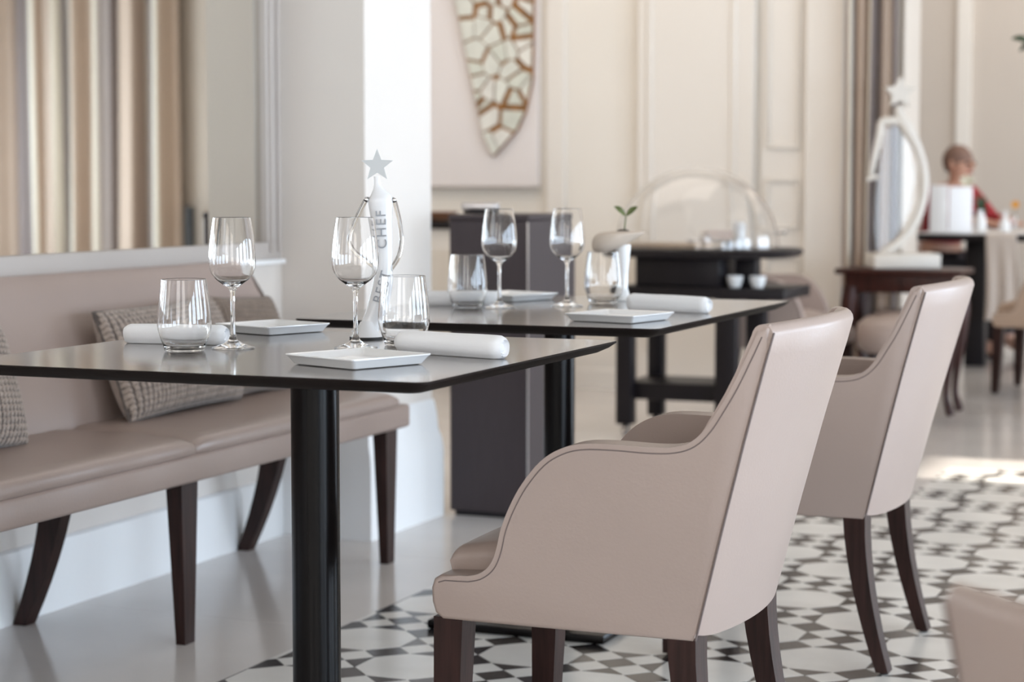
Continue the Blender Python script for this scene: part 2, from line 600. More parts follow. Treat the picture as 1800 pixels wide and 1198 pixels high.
# pilaster at the end of the bench, with a moulded base
def profile_trim(name, m, path, prof, z0=0.0):
    """sweep a (out, z) profile along a floor path; the outward side is the path's right-hand side"""
    bm = bmesh.new()
    pts = [Vector((p[0], p[1], 0)) for p in path]
    rings = []
    for i, p in enumerate(pts):
        def nr(a, b):
            d = (b - a).normalized()
            return Vector((d.y, -d.x, 0))
        if i == 0:
            n = nr(pts[0], pts[1])
        elif i == len(pts) - 1:
            n = nr(pts[-2], pts[-1])
        else:
            n1, n2 = nr(pts[i - 1], p), nr(p, pts[i + 1])
            n = (n1 + n2) / (1 + n1.dot(n2))
        rings.append([bm.verts.new(p + n * o + Vector((0, 0, z + z0))) for o, z in prof])
    for A, B in zip(rings, rings[1:]):
        for j in range(len(prof)):
            k = (j + 1) % len(prof)
            bm.faces.new((A[j], A[k], B[k], B[j]))
    bm.faces.new(rings[0])
    bm.faces.new(rings[-1])
    return struct(finish(bm, name, m, None, 30))
pil = struct(box('wall_pilaster', 'wall_white', None, WX - 0.15, -2.545, 5.055, 5.50, 0, 3.45))
BASE = [(-0.01, 0), (0.045, 0), (0.045, 0.205), (0.038, 0.24), (0.024, 0.27), (0.02, 0.31), (0.012, 0.345), (0.006, 0.36), (-0.01, 0.36)]
profile_trim('baseboard_pilaster', 'trim_white', [(WX, 5.055), (-2.545, 5.055), (-2.545, 5.50), (-2.95, 5.50)],
             [(o if o < 0 else o * 0.62, z) for o, z in BASE])
LOW = [(-0.005, 0), (0.014, 0), (0.014, 0.150), (0.010, 0.166), (0.004, 0.172), (-0.005, 0.172)]
profile_trim('baseboard_left', 'trim_white', [(WX, -3.0), (WX, 5.03)], LOW)
profile_trim('trim_left_panel', 'trim_white', [(WX, 3.66), (WX, 3.70)], [(-0.002, 0.172), (0.012, 0.172), (0.012, 0.44), (-0.002, 0.44)])

# back wall joinery
profile_trim('baseboard_back', 'trim', [(-5.4, BY), (-1.888, BY)], [(-0.005, 0), (0.02, 0), (0.02, 0.088), (0.012, 0.10), (0.012, 0.185), (0.006, 0.20), (-0.005, 0.20)])
def vbox(name, x0, x1, out, z0=0.0, z1=3.45, m='trim'):
    return struct(box(name, m, None, x0, x1, BY - out, BY + 0.01, z0, z1, 0.006, 1))
vbox('trim_wide_pilaster', -3.17, -2.585, 0.06)
vbox('trim_pilaster_left_bead', -3.12, -3.09, 0.072, 0.2)
vbox('trim_pilaster_right_bead', -2.70, -2.67, 0.072, 0.2)
vbox('trim_column_strip', -3.66, -3.56, 0.03)
vbox('trim_narrow_pilaster', -2.335, -2.15, 0.07)
dr = struct(box('door_1', 'trim', None, -2.56, -2.338, BY - 0.025, BY + 0.01, 0.0, 3.1, 0.004, 1))
def panel_frame(x0, x1, z0, z1):
    w, t = 0.014, 0.016
    bm = bmesh.new()
    for a in ((x0, x1, z0, z0 + w), (x0, x1, z1 - w, z1), (x0, x0 + w, z0 + w, z1 - w), (x1 - w, x1, z0 + w, z1 - w)):
        box_bm(bm, a[0], a[1], BY - 0.025 - t, BY - 0.024, a[2], a[3], 0.004, 1)
    finish(bm, 'panel_molding', 'trim', dr)
for z0, z1 in ((0.10, 0.67), (0.80, 1.04), (1.18, 3.0)):
    panel_frame(-2.53, -2.365, z0, z1)
struct(box('trim_wall_end', 'wall_greige', None, -1.888, -1.872, BY - 0.03, BY + 0.32, 0, 3.45, 0.006, 1))
struct(box('trim_far_panel', 'wall', None, -2.36, -2.27, 13.37, 13.41, 0, 3.45))
profile_trim('baseboard_far', 'trim', [(-5.4, 13.4), (ROOM_X1, 13.4)], [(-0.005, 0), (0.02, 0), (0.02, 0.16), (-0.005, 0.18)])

# windows on the right wall: frame and panes
def window(name, axis, a, b, z0, z1, fixed, nx=2, nz=2):
    bm = bmesh.new()
    w = 0.05
    def bx(p0, p1, q0, q1, t=0.05):
        if axis == 'y':
            box_bm(bm, fixed, fixed + t, p0, p1, q0, q1)
        else:
            box_bm(bm, p0, p1, fixed - t, fixed, q0, q1)
    bx(a, a + w, z0, z1); bx(b - w, b, z0, z1); bx(a, b, z0, z0 + w); bx(a, b, z1 - w, z1)
    for k in range(1, nx):
        p = lerp(a, b, k / nx)
        bx(p - 0.02, p + 0.02, z0 + w, z1 - w)
    for k in range(1, nz):
        p = lerp(z0, z1, k / nz)
        bx(a + w, b - w, p - 0.015, p + 0.015, 0.04)
    return struct(finish(bm, name, 'trim_white', None, 0))
for k, (a, b) in enumerate(WIN):
    window('window_%d' % (k + 1), 'y', a, b, *WIN_Z, ROOM_X1 + 0.06)
window('window_7', 'x', -2.3, -0.1, 0.8, 2.4, -3.06, 3, 2)
window('window_8', 'x', 0.5, 2.7, 0.8, 2.4, -3.06, 3, 2)

# ------------------------------------------------------------------ dining tables
def table_top(name, root, x0, x1, y0, y1, z, th=0.019, chamfer=0.026, rr=0.018):
    """slab whose edge is cut back underneath"""
    bm = bmesh.new()
    def loop(inset, zz, r):
        out = []
        a0, a1, b0, b1 = x0 + inset, x1 - inset, y0 + inset, y1 - inset
        for cx, cy, s in ((a1 - r, b1 - r, 0), (a0 + r, b1 - r, 90), (a0 + r, b0 + r, 180), (a1 - r, b0 + r, 270)):
            for k in range(5):
                t = math.radians(s + 90 * k / 4)
                out.append(bm.verts.new((cx + r * math.cos(t), cy + r * math.sin(t), zz)))
        return out
    L = [loop(0.0015, z, rr), loop(0.0, z - 0.0015, rr), loop(0.0, z - 0.003, rr), loop(0.010, z - 0.011, rr), loop(chamfer, z - th, rr)]
    for A, B in zip(L, L[1:]):
        for i in range(len(A)):
            j = (i + 1) % len(A)
            bm.faces.new((A[i], A[j], B[j], B[i]))
    for f in bm.faces:
        f.material_index = 1
    bm.faces.new(L[0]).material_index = 0
    bm.faces.new(L[-1]).material_index = 1
    o = finish(bm, name, 'table_top', root, 30)
    o.data.materials.append(M['table_edge'])
    return o

def dining_table(label, cx, cy, x0, x1, y0, y1, px, py, bx, by, r, z=0.74):
    root = empty('dining_table', (cx, cy, 0), 0, label, 'table', 'square dining tables before the bench')
    table_top('tabletop', root, x0 - cx, x1 - cx, y0 - cy, y1 - cy, z)
    bm = bmesh.new()
    lathe_bm(bm, [(0, 0.018), (r, 0.018), (r, z - 0.023), (0, z - 0.023)], 40, (px - cx, py - cy, 0))
    finish(bm, 'pole', 'black_metal', root)
    box('mounting_plate', 'black_metal', root, px - cx - 0.16, px - cx + 0.16, py - cy - 0.16, py - cy + 0.16, z - 0.026, z - 0.0195, 0.002, 1)
    box('base_plate', 'black_metal', root, bx[0] - cx, bx[1] - cx, by[0] - cy, by[1] - cy, 0.001, 0.021, 0.004, 2)
    return root
dining_table('espresso square table nearest, with the frosted star trophy, black pole cut by picture edge', -1.575, 2.9, -1.985, -1.165, 2.495, 3.305,
             -1.568, 2.925, (-1.79, -1.36), (2.71, 3.13), 0.0405)
dining_table('espresso square table behind the nearest one, with the sprouting plant vase on it', -1.58, 4.06, -1.975, -1.188, 3.590, 4.585,
             -1.64, 4.24, (-1.90, -1.47), (4.075, 4.43), 0.036)

# ------------------------------------------------------------------ armchairs
SIDE = [(-0.205, .3975), (-0.187, .402), (-0.172, .412), (-0.162, .426), (-0.155, .446), (-0.148, .476), (-0.133, .513), (-0.112, .55), (-0.081, .587), (-0.048, .608), (-0.012, .6175),
        (.04, .619), (.095, .6175), (.135, .620), (.163, .630), (.185, .651), (.204, .680), (.225, .716), (.245, .757), (.257, .783), (.2655, .802)]
REAR = [(.326, .171), (.394, .187), (.5, .212), (.639, .246), (.75, .275), (.80, .289)]
BACK_T = [(0.326, 0.10), (0.45, 0.115), (0.56, 0.105), (0.64, 0.070), (0.72, 0.044), (0.81, 0.030)]

def make_chair(name, label, group, fabric='leather'):
    root = empty(name, (0, 0, 0), 0, label, 'armchair', group)
    hw = 0.238
    top = catmull(SIDE, 4)
    outline = [(-.249, .324), (-.262, .334), (-.268, .352), (-.269, .374), (-.264, .389), (-.252, .3965), (-.22, .397)] + top + \
              [(.272, .808), (.280, .809), (.2845, .803)] + [(interp(REAR, z) - 0.003, z) for z in (.77, .70, .6, .5, .4, .34, .324)]
    for s in (-1, 1):
        bm = bmesh.new()
        a, b = (-hw, -hw + 0.052) if s < 0 else (hw - 0.052, hw)
        prism_bm(bm, outline, a, b, 'y', 0.010, 3)
        finish(bm, 'arm_panel', fabric, root, 35)
        # piping along the arm edge
        bm = bmesh.new()
        pp = []
        path = [(-.258, .3925), (-.245, .3965), (-.22, .397)] + top + [(.272, .808), (.280, .809), (.286, .803)]
        for i, p in enumerate(path):
            q0, q1 = path[max(0, i - 1)], path[min(len(path) - 1, i + 1)]
            dx, dz = q1[0] - q0[0], q1[1] - q0[1]
            L = math.hypot(dx, dz) or 1
            pp.append((p[0] + dz / L * 0.009, s * (hw - 0.0005), p[1] - dx / L * 0.009))
        pp = [q for q in pp if q[2] < 0.793]
        tube_bm(bm, pp, 0.0013, 6)
        finish(bm, 'piping', 'piping', root)
        bm = bmesh.new()
        tube_bm(bm, [(interp(REAR, z) + 0.0005, s * (hw + 0.0002), z) for z in [0.327 + 0.47 * k / 20 for k in range(21)]], 0.0017, 6)
        finish(bm, 'seam', 'piping', root)
    # back: one upholstered shell, bulging rearwards in plan
    bm = bmesh.new()
    zs = [0.326 + (0.792 - 0.326) * k / 16 for k in range(17)]
    sect = []
    for z in zs:
        sect.append((interp(REAR, z), z, 1))
    for k in range(1, 8):
        t = PI * k / 8
        c = (interp(REAR, 0.792) - 0.016)
        sect.append((c + 0.016 * math.cos(t), 0.792 + 0.017 * math.sin(t), 1))
    for z in reversed(zs):
        sect.append((interp(REAR, z) - interp(BACK_T, z), z, 0.9))
    n = 25
    rings = []
    for i in range(n):
        s = -1 + 2 * i / (n - 1)
        s = math.copysign(1 - (1 - abs(s)) ** 1.3, s)
        yy = s * (hw - 0.0015)
        ring = []
        for x, z, k in sect:
            bul = (0.034 + 0.018 * (z - 0.326) / 0.48) * (1 - s * s) * k
            zz = z + (0.006 * (1 - s * s) if z > 0.78 else 0) - (0.010 * (1 - abs(s) ** 8) - 0.010 if z < 0.34 else 0)
            ring.append(bm.verts.new((x + bul, yy, zz)))
        rings.append(ring)
    for A, B in zip(rings, rings[1:]):
        for j in range(len(sect)):
            k = (j + 1) % len(sect)
            bm.faces.new((A[j], A[k], B[k], B[j]))
    bm.faces.new(rings[0]); bm.faces.new(rings[-1])
    finish(bm, 'backrest', fabric, root, 50)
    # seat frame and cushion
    box('seat_frame', fabric, root, -0.266, 0.18, -hw + 0.02, hw - 0.02, 0.326, 0.394, 0.016, 3)
    bm = bmesh.new()
    hx0, hx1, hy, rr = -0.260, 0.09, 0.183, 0.022
    def edge(t, a0, a1):
        """position along one axis and how far the rounded rim has dropped there"""
        if t < 0.2:
            q = t / 0.2 * PI / 2
            return a0 + rr * (1 - math.cos(q)), rr * (1 - math.sin(q))
        if t > 0.8:
            q = (1 - t) / 0.2 * PI / 2
            return a1 - rr * (1 - math.cos(q)), rr * (1 - math.sin(q))
        return lerp(a0 + rr, a1 - rr, (t - 0.2) / 0.6), 0.0
    def f_top(a, b):
        x, d1 = edge(a, hx0, hx1)
        yy, d2 = edge(b, -hy, hy)
        rise = 0.036 * (1 - (yy / hy) ** 2) * min(1, (x - hx0) / 0.14) + 0.012 * min(1, (x - hx0) / 0.10)
        return (x, yy, 0.4315 + rise - min(rr, math.hypot(d1, d2)))
    nx = ny = 31
    V1 = grid_bm(bm, nx, ny, f_top)
    rim1 = [V1[i][0] for i in range(nx)] + [V1[-1][j] for j in range(1, ny)] + [V1[i][-1] for i in range(nx - 2, -1, -1)] + [V1[0][j] for j in range(ny - 2, 0, -1)]
    rim2 = [bm.verts.new((v.co.x * 0.985, v.co.y * 0.985, 0.390)) for v in rim1]
    for i in range(len(rim1)):
        j = (i + 1) % len(rim1)
        bm.faces.new((rim1[i], rim1[j], rim2[j], rim2[i]))
    finish(bm, 'seat_cushion', fabric, root, 75)
    # legs: tapered in front, sabre-curved behind
    def leg(pts, s):
        bm = bmesh.new()
        rings = []
        for cx, z, wx, wy in pts:
            y0 = s * (hw - 0.003)
            y1 = y0 - s * wy
            rings.append([bm.verts.new((cx - wx / 2, y0, z)), bm.verts.new((cx + wx / 2, y0, z)), bm.verts.new((cx + wx / 2, y1, z)), bm.verts.new((cx - wx / 2, y1, z))])
        for A, B in zip(rings, rings[1:]):
            for j in range(4):
                bm.faces.new((A[j], A[(j + 1) % 4], B[(j + 1) % 4], B[j]))
        bm.faces.new(rings[0]); bm.faces.new(rings[-1])
        bmesh.ops.recalc_face_normals(bm, faces=bm.faces[:])
        lg = finish(bm, 'leg', 'walnut', root, 25)
        cx, z, wx, wy = pts[-1]
        yc = s * (hw - 0.003 - wy / 2)
        b2 = bmesh.new()
        lathe_bm(b2, [(0, 0.0), (0.009, 0.0), (0.009, 0.007), (0, 0.007)], 12, (cx, yc, 0))
        finish(b2, 'foot_glide', 'rubber', lg)
    for s in (-1, 1):
        leg([(-0.240, 0.328, 0.050, 0.056), (-0.243, 0.20, 0.045, 0.050), (-0.247, 0.10, 0.040, 0.045), (-0.250, 0.006, 0.032, 0.037)], s)
        rear = []
        for k in range(9):
            t = k / 8
            rear.append((0.1475 + 0.063 * t ** 1.7, lerp(0.330, 0.006, t), lerp(0.046, 0.026, t), lerp(0.062, 0.042, t)))
        leg(rear, s)
    return root

G1 = 'taupe armchairs drawn up to the square tables'
chair1 = make_chair('armchair', 'taupe leather armchair in front, nearest, drawn up to the nearest table', G1)
chair1.location = (-1.05, 3.082, 0)
chair2 = copy_tree(chair1, 'taupe leather armchair just behind the front one, drawn up to the second table')
chair2.location = (-1.055, 4.271, 0)
chair3 = copy_tree(chair1, 'blurred taupe armchair corner cut by the bottom right picture corner')
chair3.scale = (0.88, 0.88, 0.88)
chair3.location = (0.043, 1.612, 0)
chair3.rotation_euler = (0, 0, math.radians(-122))
chair4 = copy_tree(chair1, 'taupe armchair with rounded arms standing behind the domed trolley')
chair4.location = (-2.20, 8.33, 0)
chair4.rotation_euler = (0, 0, math.radians(180))
def stool(label, x, y):
    root = empty('low_stool', (x, y, 0), 0, label, 'stool', 'low stools by the console')
    bm = bmesh.new()
    lathe_bm(bm, [(0, 0.30), (0.13, 0.30), (0.155, 0.32), (0.162, 0.37), (0.155, 0.42), (0.12, 0.45), (0, 0.462)], 32)
    finish(bm, 'seat', 'leather', root, 60)
    for k in range(4):
        a = PI / 4 + k * PI / 2
        bm = bmesh.new()
        tube_bm(bm, [(0.10 * math.cos(a), 0.10 * math.sin(a), 0.31), (0.125 * math.cos(a), 0.125 * math.sin(a), 0.0)], [0.020, 0.012], 8)
        finish(bm, 'leg', 'walnut', root, 40)
stool('round taupe stool under the mahogany console, seen between its legs', -1.78, 8.86)
stool('round taupe stool standing before the left leg of the mahogany console', -1.73, 8.42)

# ------------------------------------------------------------------ upholstered bench
bench = empty('banquette_bench', (-2.56, 3.4, 0), 0, 'long taupe leather wall bench with padded back and dark tapered legs', 'bench')
bo = Vector((-2.56, 3.4, 0))
def bpt(x, y, z):
    return (x - bo.x, y - bo.y, z)
BY0, BY1 = 1.3, 4.857
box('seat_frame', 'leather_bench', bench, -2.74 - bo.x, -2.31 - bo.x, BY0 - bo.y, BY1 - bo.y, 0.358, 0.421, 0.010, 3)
def bench_cushion(y0, y1):
    bm = bmesh.new()
    prof = [(-2.70, 0.418), (-2.316, 0.418), (-2.311, 0.422), (-2.309, 0.432), (-2.310, 0.444), (-2.316, 0.452), (-2.330, 0.4575), (-2.36, 0.461), (-2.45, 0.466), (-2.56, 0.466), (-2.70, 0.462)]
    n = 26
    rings = []
    for i in range(n):
        t = i / (n - 1)
        e = min(t, 1 - t) * (y1 - y0)
        k = min(1, e / 0.02)
        k = math.sqrt(1 - (1 - k) ** 2)
        rings.append([bm.verts.new(bpt(x - (1 - k) * 0.006 * (1 if x > -2.5 else 0), lerp(y0, y1, t), 0.418 + (z - 0.418) * (0.72 + 0.28 * k))) for x, z in prof])
    for A, B in zip(rings, rings[1:]):
        for j in range(len(prof)):
            k = (j + 1) % len(prof)
            bm.faces.new((A[j], A[k], B[k], B[j]))
    bm.faces.new(rings[0]); bm.faces.new(rings[-1])
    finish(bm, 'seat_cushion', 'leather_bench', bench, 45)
bench_cushion(BY0, 2.74)
bench_cushion(2.741, 3.765)
bench_cushion(3.766, 4.795)
# padded back with a flared end
bm = bmesh.new()
PF = [(0.40, -2.640), (0.45, -2.650), (0.50, -2.660), (0.55, -2.677), (0.60, -2.694), (0.645, -2.711), (0.69, -2.727), (0.725, -2.737), (0.755, -2.745), (0.79, -2.753), (0.806, -2.765)]
n = 30
rings = []
for i in range(n):
    t = i / (n - 1)
    ring = []
    for z, x in PF:
        yend = min(4.96, 4.755 + 0.45 * max(0, (0.80 - z) / 0.4) ** 1.8)
        yy = lerp(BY0, yend, t)
        ring.append(bm.verts.new(bpt(x, yy, z)))
    for z in (0.806, 0.40):
        yend = min(4.96, 4.755 + 0.45 * max(0, (0.80 - z) / 0.4) ** 1.8)
        ring.append(bm.verts.new(bpt(WX + 0.018, lerp(BY0, yend, t), z)))
    rings.append(ring)
for A, B in zip(rings, rings[1:]):
    for j in range(len(A)):
        k = (j + 1) % len(A)
        bm.faces.new((A[j], A[k], B[k], B[j]))
bm.faces.new(rings[0]); bm.faces.new(rings[-1])
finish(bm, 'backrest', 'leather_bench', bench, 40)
for yy in (3.55, 2.3):
    bm = bmesh.new()
    tube_bm(bm, [bpt(x + 0.0005, yy + 0.0, z) for z, x in PF[1:-1]], 0.0016, 6)
    finish(bm, 'seam', 'leather_bench', bench)
def bench_leg(pts):
    bm = bmesh.new()
    rings = []
    for x, y, z, wx, wy in pts:
        rings.append([bm.verts.new(bpt(x + a * wx / 2, y + b * wy / 2, z)) for a, b in ((-1, -1), (1, -1), (1, 1), (-1, 1))])
    for A, B in zip(rings, rings[1:]):
        for j in range(4):
            bm.faces.new((A[j], A[(j + 1) % 4], B[(j + 1) % 4], B[j]))
    bm.faces.new(rings[0]); bm.faces.new(rings[-1])
    finish(bm, 'leg', 'walnut', bench, 25)
for yy in (1.6, 2.70, 3.742, 4.757):
    bench_leg([(-2.339, yy, 0.360, 0.040, 0.068), (-2.335, yy, 0.0, 0.024, 0.040)])
    bench_leg([(-2.680 - 0.104 * k ** 1.6, yy + 0.025, 0.360 * (1 - k), 0.070 - 0.036 * k, 0.040) for k in [q / 7 for q in range(8)]])

# knitted cushions
def pillow(label, y0, y1, zb, h, xb, lean, yaw, m, thick=0.062):
    root = empty('cushion', (xb, (y0 + y1) / 2, zb), 0, label, 'cushion', 'knitted cushions on the bench')
    w = y1 - y0
    nu, nv = 320, 130
    def shape(side):
        def f(u, v):
            a, b = 2 * u - 1, 2 * v - 1
            pin = 1 - 0.035 * (1 - b * b) * abs(a) ** 3
            pin2 = 1 - 0.05 * (1 - a * a) * abs(b) ** 3
            puff = max(0.0, (1 - abs(a) ** 4) * (1 - abs(b) ** 3)) ** 0.5
            yy = a * w / 2 * pin
            zz = (b * h / 2) * pin2
            d = thick * puff
            if side > 0:      # plaited ribs
                ph = yy / 0.0150
                fr = ph - math.floor(ph) - 0.5
                row = int(math.floor(ph)) % 2
                strand = abs(math.sin(PI * (zz / 0.0135 + (0.9 * fr if fr > 0 else -0.9 * fr))))
                rib = max(0.0, math.cos(PI * fr)) ** 0.6
                d += (0.0085 * rib * (0.35 + 0.65 * strand)) * min(1, puff * 7)
            return (side * d, yy, zz)
        return f
    bm = bmesh.new()
    F = grid_bm(bm, nu, nv, shape(1))
    for f in bm.faces:                       # shade between the plaited ribs and strands, painted as a darker knit
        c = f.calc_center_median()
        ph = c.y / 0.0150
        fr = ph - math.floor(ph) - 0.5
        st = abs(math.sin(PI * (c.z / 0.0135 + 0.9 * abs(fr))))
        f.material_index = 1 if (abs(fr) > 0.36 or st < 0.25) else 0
    B = grid_bm(bm, 40, 20, shape(-1))
    body = finish(bm, 'cover', m, root, 180)
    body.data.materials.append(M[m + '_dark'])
    pts = []
    for u in range(0, 41):
        pts.append(shape(-1)(u / 40, 0))
    for v in range(1, 21):
        pts.append(shape(-1)(1, v / 20))
    for u in range(39, -1, -1):
        pts.append(shape(-1)(u / 40, 1))
    for v in range(19, -1, -1):
        pts.append(shape(-1)(0, v / 20))
    b2 = bmesh.new()
    tube_bm(b2, pts, [0.0028 + 0.0012 * (i % 2) for i in range(len(pts))], 8)
    edge = finish(b2, 'braided_edge', m + '_dark', root, 60)
    mt = Matrix.Translation((0, 0, h / 2 * math.cos(lean))) @ Matrix.Rotation(-lean, 4, 'Y') @ Matrix.Rotation(yaw, 4, 'X')
    for o in (body, edge):
        o.matrix_local = mt
    return root
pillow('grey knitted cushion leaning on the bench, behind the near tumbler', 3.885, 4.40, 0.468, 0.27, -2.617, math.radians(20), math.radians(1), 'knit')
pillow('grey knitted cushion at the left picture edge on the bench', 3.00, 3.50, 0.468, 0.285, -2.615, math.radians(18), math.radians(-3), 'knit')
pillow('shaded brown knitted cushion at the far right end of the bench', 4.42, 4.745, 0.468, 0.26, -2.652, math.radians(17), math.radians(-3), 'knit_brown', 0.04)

# ------------------------------------------------------------------ mirror on the wall behind the bench
mir = empty('wall_mirror', (WX, 3.4, 0.80), 0, 'large taupe-framed wall mirror above the bench reflecting striped curtains', 'mirror')
def mbox(name, m, x0, x1, y0, y1, z0, z1, bev=0.003):
    return box(name, m, mir, x0 - WX, x1 - WX, y0 - 3.4, y1 - 3.4, z0 - 0.80, z1 - 0.80, bev, 2)
MY0, MY1, MZ0, MZ1 = 1.2, 4.995, 0.793, 2.75
mbox('mirror_glass', 'mirror', WX + 0.010, WX + 0.014, MY0 + 0.05, MY1 - 0.055, MZ0 + 0.045, MZ1 - 0.05, 0)
for nm, a in (('bottom_rail', (MY0, MY1, MZ0 + 0.006, MZ0 + 0.058)), ('top_rail', (MY0, MY1, MZ1 - 0.06, MZ1)),
              ('side_rail', (MY0, MY0 + 0.085, MZ0 + 0.058, MZ1 - 0.06)), ('side_rail', (MY1 - 0.080, MY1, MZ0 + 0.058, MZ1 - 0.06))):
    r = mbox(nm, 'frame', WX + 0.001, WX + 0.034, *a)
    if nm == 'side_rail':
        y0, y1 = a[0], a[1]
        for p, q in ((y0 + 0.012, y0 + 0.022), (y1 - 0.026, y1 - 0.012)):
            o = box('bead', 'frame', None, WX + 0.030 - WX, WX + 0.042 - WX, p - 3.4, q - 3.4, MZ0 + 0.03 - 0.80, MZ1 - 0.02 - 0.80, 0.003, 2)
            o.parent = r
mbox('bevel_highlight', 'trim_white', WX + 0.001, WX + 0.048, MY0, MY1, MZ0 - 0.004, MZ0 + 0.009, 0.002)  # lit lower bevel of the frame, its highlight painted white

# ------------------------------------------------------------------ curtains
def curtain(name, label, x0, x1, y, z0, z1, folds, amp, stripes, seed, group='striped curtains'):
    rnd = random.Random(seed)
    ph = [rnd.uniform(0, 6.28) for _ in range(6)]
    def f(u, v):
        z = lerp(z0, z1, v)
        a = 2 * PI * folds * (u + 0.012 * math.sin(2 * PI * 1.7 * u + ph[0]) + 0.006 * math.sin(3 * v + ph[1]))
        d = amp * (math.sin(a) + 0.35 * math.sin(2.3 * a + ph[2])) * (1.0 - 0.25 * v)
        x = lerp(x0, x1, u) + 0.25 * (x1 - x0) / folds * math.cos(a) * 0.35 + 0.01 * math.sin(2.5 * v + 9 * u)
        return (x, y + d, z)
    bm = bmesh.new()
    grid_bm(bm, folds * 22, 14, f, uv=lambda u, v: (u * stripes, v))
    root = empty(name, ((x0 + x1) / 2, y, 0), 0, label, 'curtain', group)
    o = finish(bm, 'drape', 'curtain', None, 180)
    o.parent = root
    o.matrix_parent_inverse = Matrix.Translation(root.location).inverted()
    sd = o.modifiers.new('thickness', 'SOLIDIFY')
    sd.thickness = 0.004
    b2 = bmesh.new()
    tube_bm(b2, [(x0 - 0.1, y, z1 + 0.02), (x1 + 0.1, y, z1 + 0.02)], 0.016, 10)
    r = finish(b2, 'curtain_rod', 'steel', None)
    r.parent = root
    r.matrix_parent_inverse = Matrix.Translation(root.location).inverted()
    return root
curtain('curtain', 'brown and grey striped curtain beside the white wall end at the back', -2.145, -1.885, 9.17, 0.02, 3.3, 5, 0.035, 2.6, 3)
curtain('curtain', 'striped floor-length curtain seen reflected in the wall mirror', 2.65, 4.85, 13.22, 0.02, 3.3, 9, 0.075, 5.6, 8)
pl = empty('reflection_post', (2.575, 13.25, 0), 0, 'slim black post added for the dark shape reflected in the mirror', 'reflection_post')  # added post, stands in for the host stand's reflection
box('column', 'rubber', pl, -0.028, 0.028, -0.028, 0.028, 0.03, 0.84, 0.004)
box('base', 'black_wood', pl, -0.045, 0.045, -0.045, 0.045, 0, 0.03, 0.004)

# ------------------------------------------------------------------ glassware
def thin_glass(outer, wall, floor_z):
    """outer profile from the bowl's bottom to the lip, plus an inner skin; both ends get close loops so the lip stays crisp"""
    lr, lz = outer[-1]
    pr, pz_ = outer[-2]
    d = math.hypot(lr - pr, lz - pz_)
    near = (lr + (pr - lr) * 0.0006 / d, lz + (pz_ - lz) * 0.0006 / d)
    out = outer[:-1] + [near, (lr, lz)]
    inn = [(r - wall, z) for r, z in reversed(out) if z > floor_z]
    return out + [(lr - wall / 2, lz + 0.0003)] + inn
WINE = [(0, 0.0), (0.034, 0.0), (0.0362, 0.0004), (0.0365, 0.0010), (0.0362, 0.0017), (0.030, 0.0038), (0.016, 0.0080), (0.0075, 0.0140), (0.0048, 0.024), (0.0038, 0.045), (0.0036, 0.075)] + \
    thin_glass([(0.0042, 0.094), (0.0078, 0.1015), (0.0170, 0.1075), (0.0275, 0.1155), (0.0350, 0.1250), (0.0386, 0.1350), (0.0395, 0.1455), (0.0389, 0.160), (0.0373, 0.178), (0.0342, 0.200), (0.0310, 0.2190)], 0.0009, 0.1085) + \
    [(0.0145, 0.1085), (0.006, 0.1065), (0, 0.1060)]
TUMB = [(0, 0.0), (0.029, 0.0), (0.0315, 0.0006), (0.0328, 0.002)] + \
    thin_glass([(0.0368, 0.014), (0.0410, 0.026), (0.0438, 0.036), (0.0446, 0.044), (0.0442, 0.055), (0.0428, 0.072), (0.0400, 0.095), (0.0368, 0.1185)], 0.0010, 0.0085) + \
    [(0.0315, 0.0062), (0.020, 0.0052), (0, 0.0050)]
def lathe_obj(name, m, prof, n=56):
    bm = bmesh.new()
    lathe_bm(bm, prof, n)
    return finish(bm, name, m, None, 60)
TZ = 0.7403
def place(proto, first, loc, label, group):
    o = proto if first else proto.copy()
    if not first:
        COL.objects.link(o)
    o.location = loc
    o['label'], o['group'] = label, group
    return o
wg = lathe_obj('wine_glass', 'glass', WINE)
wg['category'] = 'wine glass'
for i, (x, y, lb) in enumerate(((-1.707, 2.897, 'empty stemmed wine glass on the near table, left, beside a tumbler and napkin'),
                                (-1.517, 2.976, 'empty stemmed wine glass on the near table, right, before the star trophy'),
                                (-1.717, 4.070, 'empty stemmed wine glass on the second table, before the dark cabinet, left of two'),
                                (-1.600, 4.185, 'empty stemmed wine glass on the second table, next to the plant vase, right of two'))):
    place(wg, i == 0, (x, y, TZ), lb, 'wine glasses on the tables')
tb = lathe_obj('tumbler', 'glass', TUMB)
tb['category'] = 'tumbler'
for i, (x, y, lb) in enumerate(((-1.752, 2.817, 'empty stemless tumbler on the near table before the left napkin roll'),
                                (-1.470, 3.065, 'empty stemless tumbler on the near table before the star trophy'),
                                (-1.782, 4.042, 'empty stemless tumbler on the second table beside its far left napkin'),
                                (-1.560, 4.315, 'empty stemless tumbler on the second table before the plant vase'))):
    place(tb, i == 0, (x, y, TZ), lb, 'tumblers on the tables')

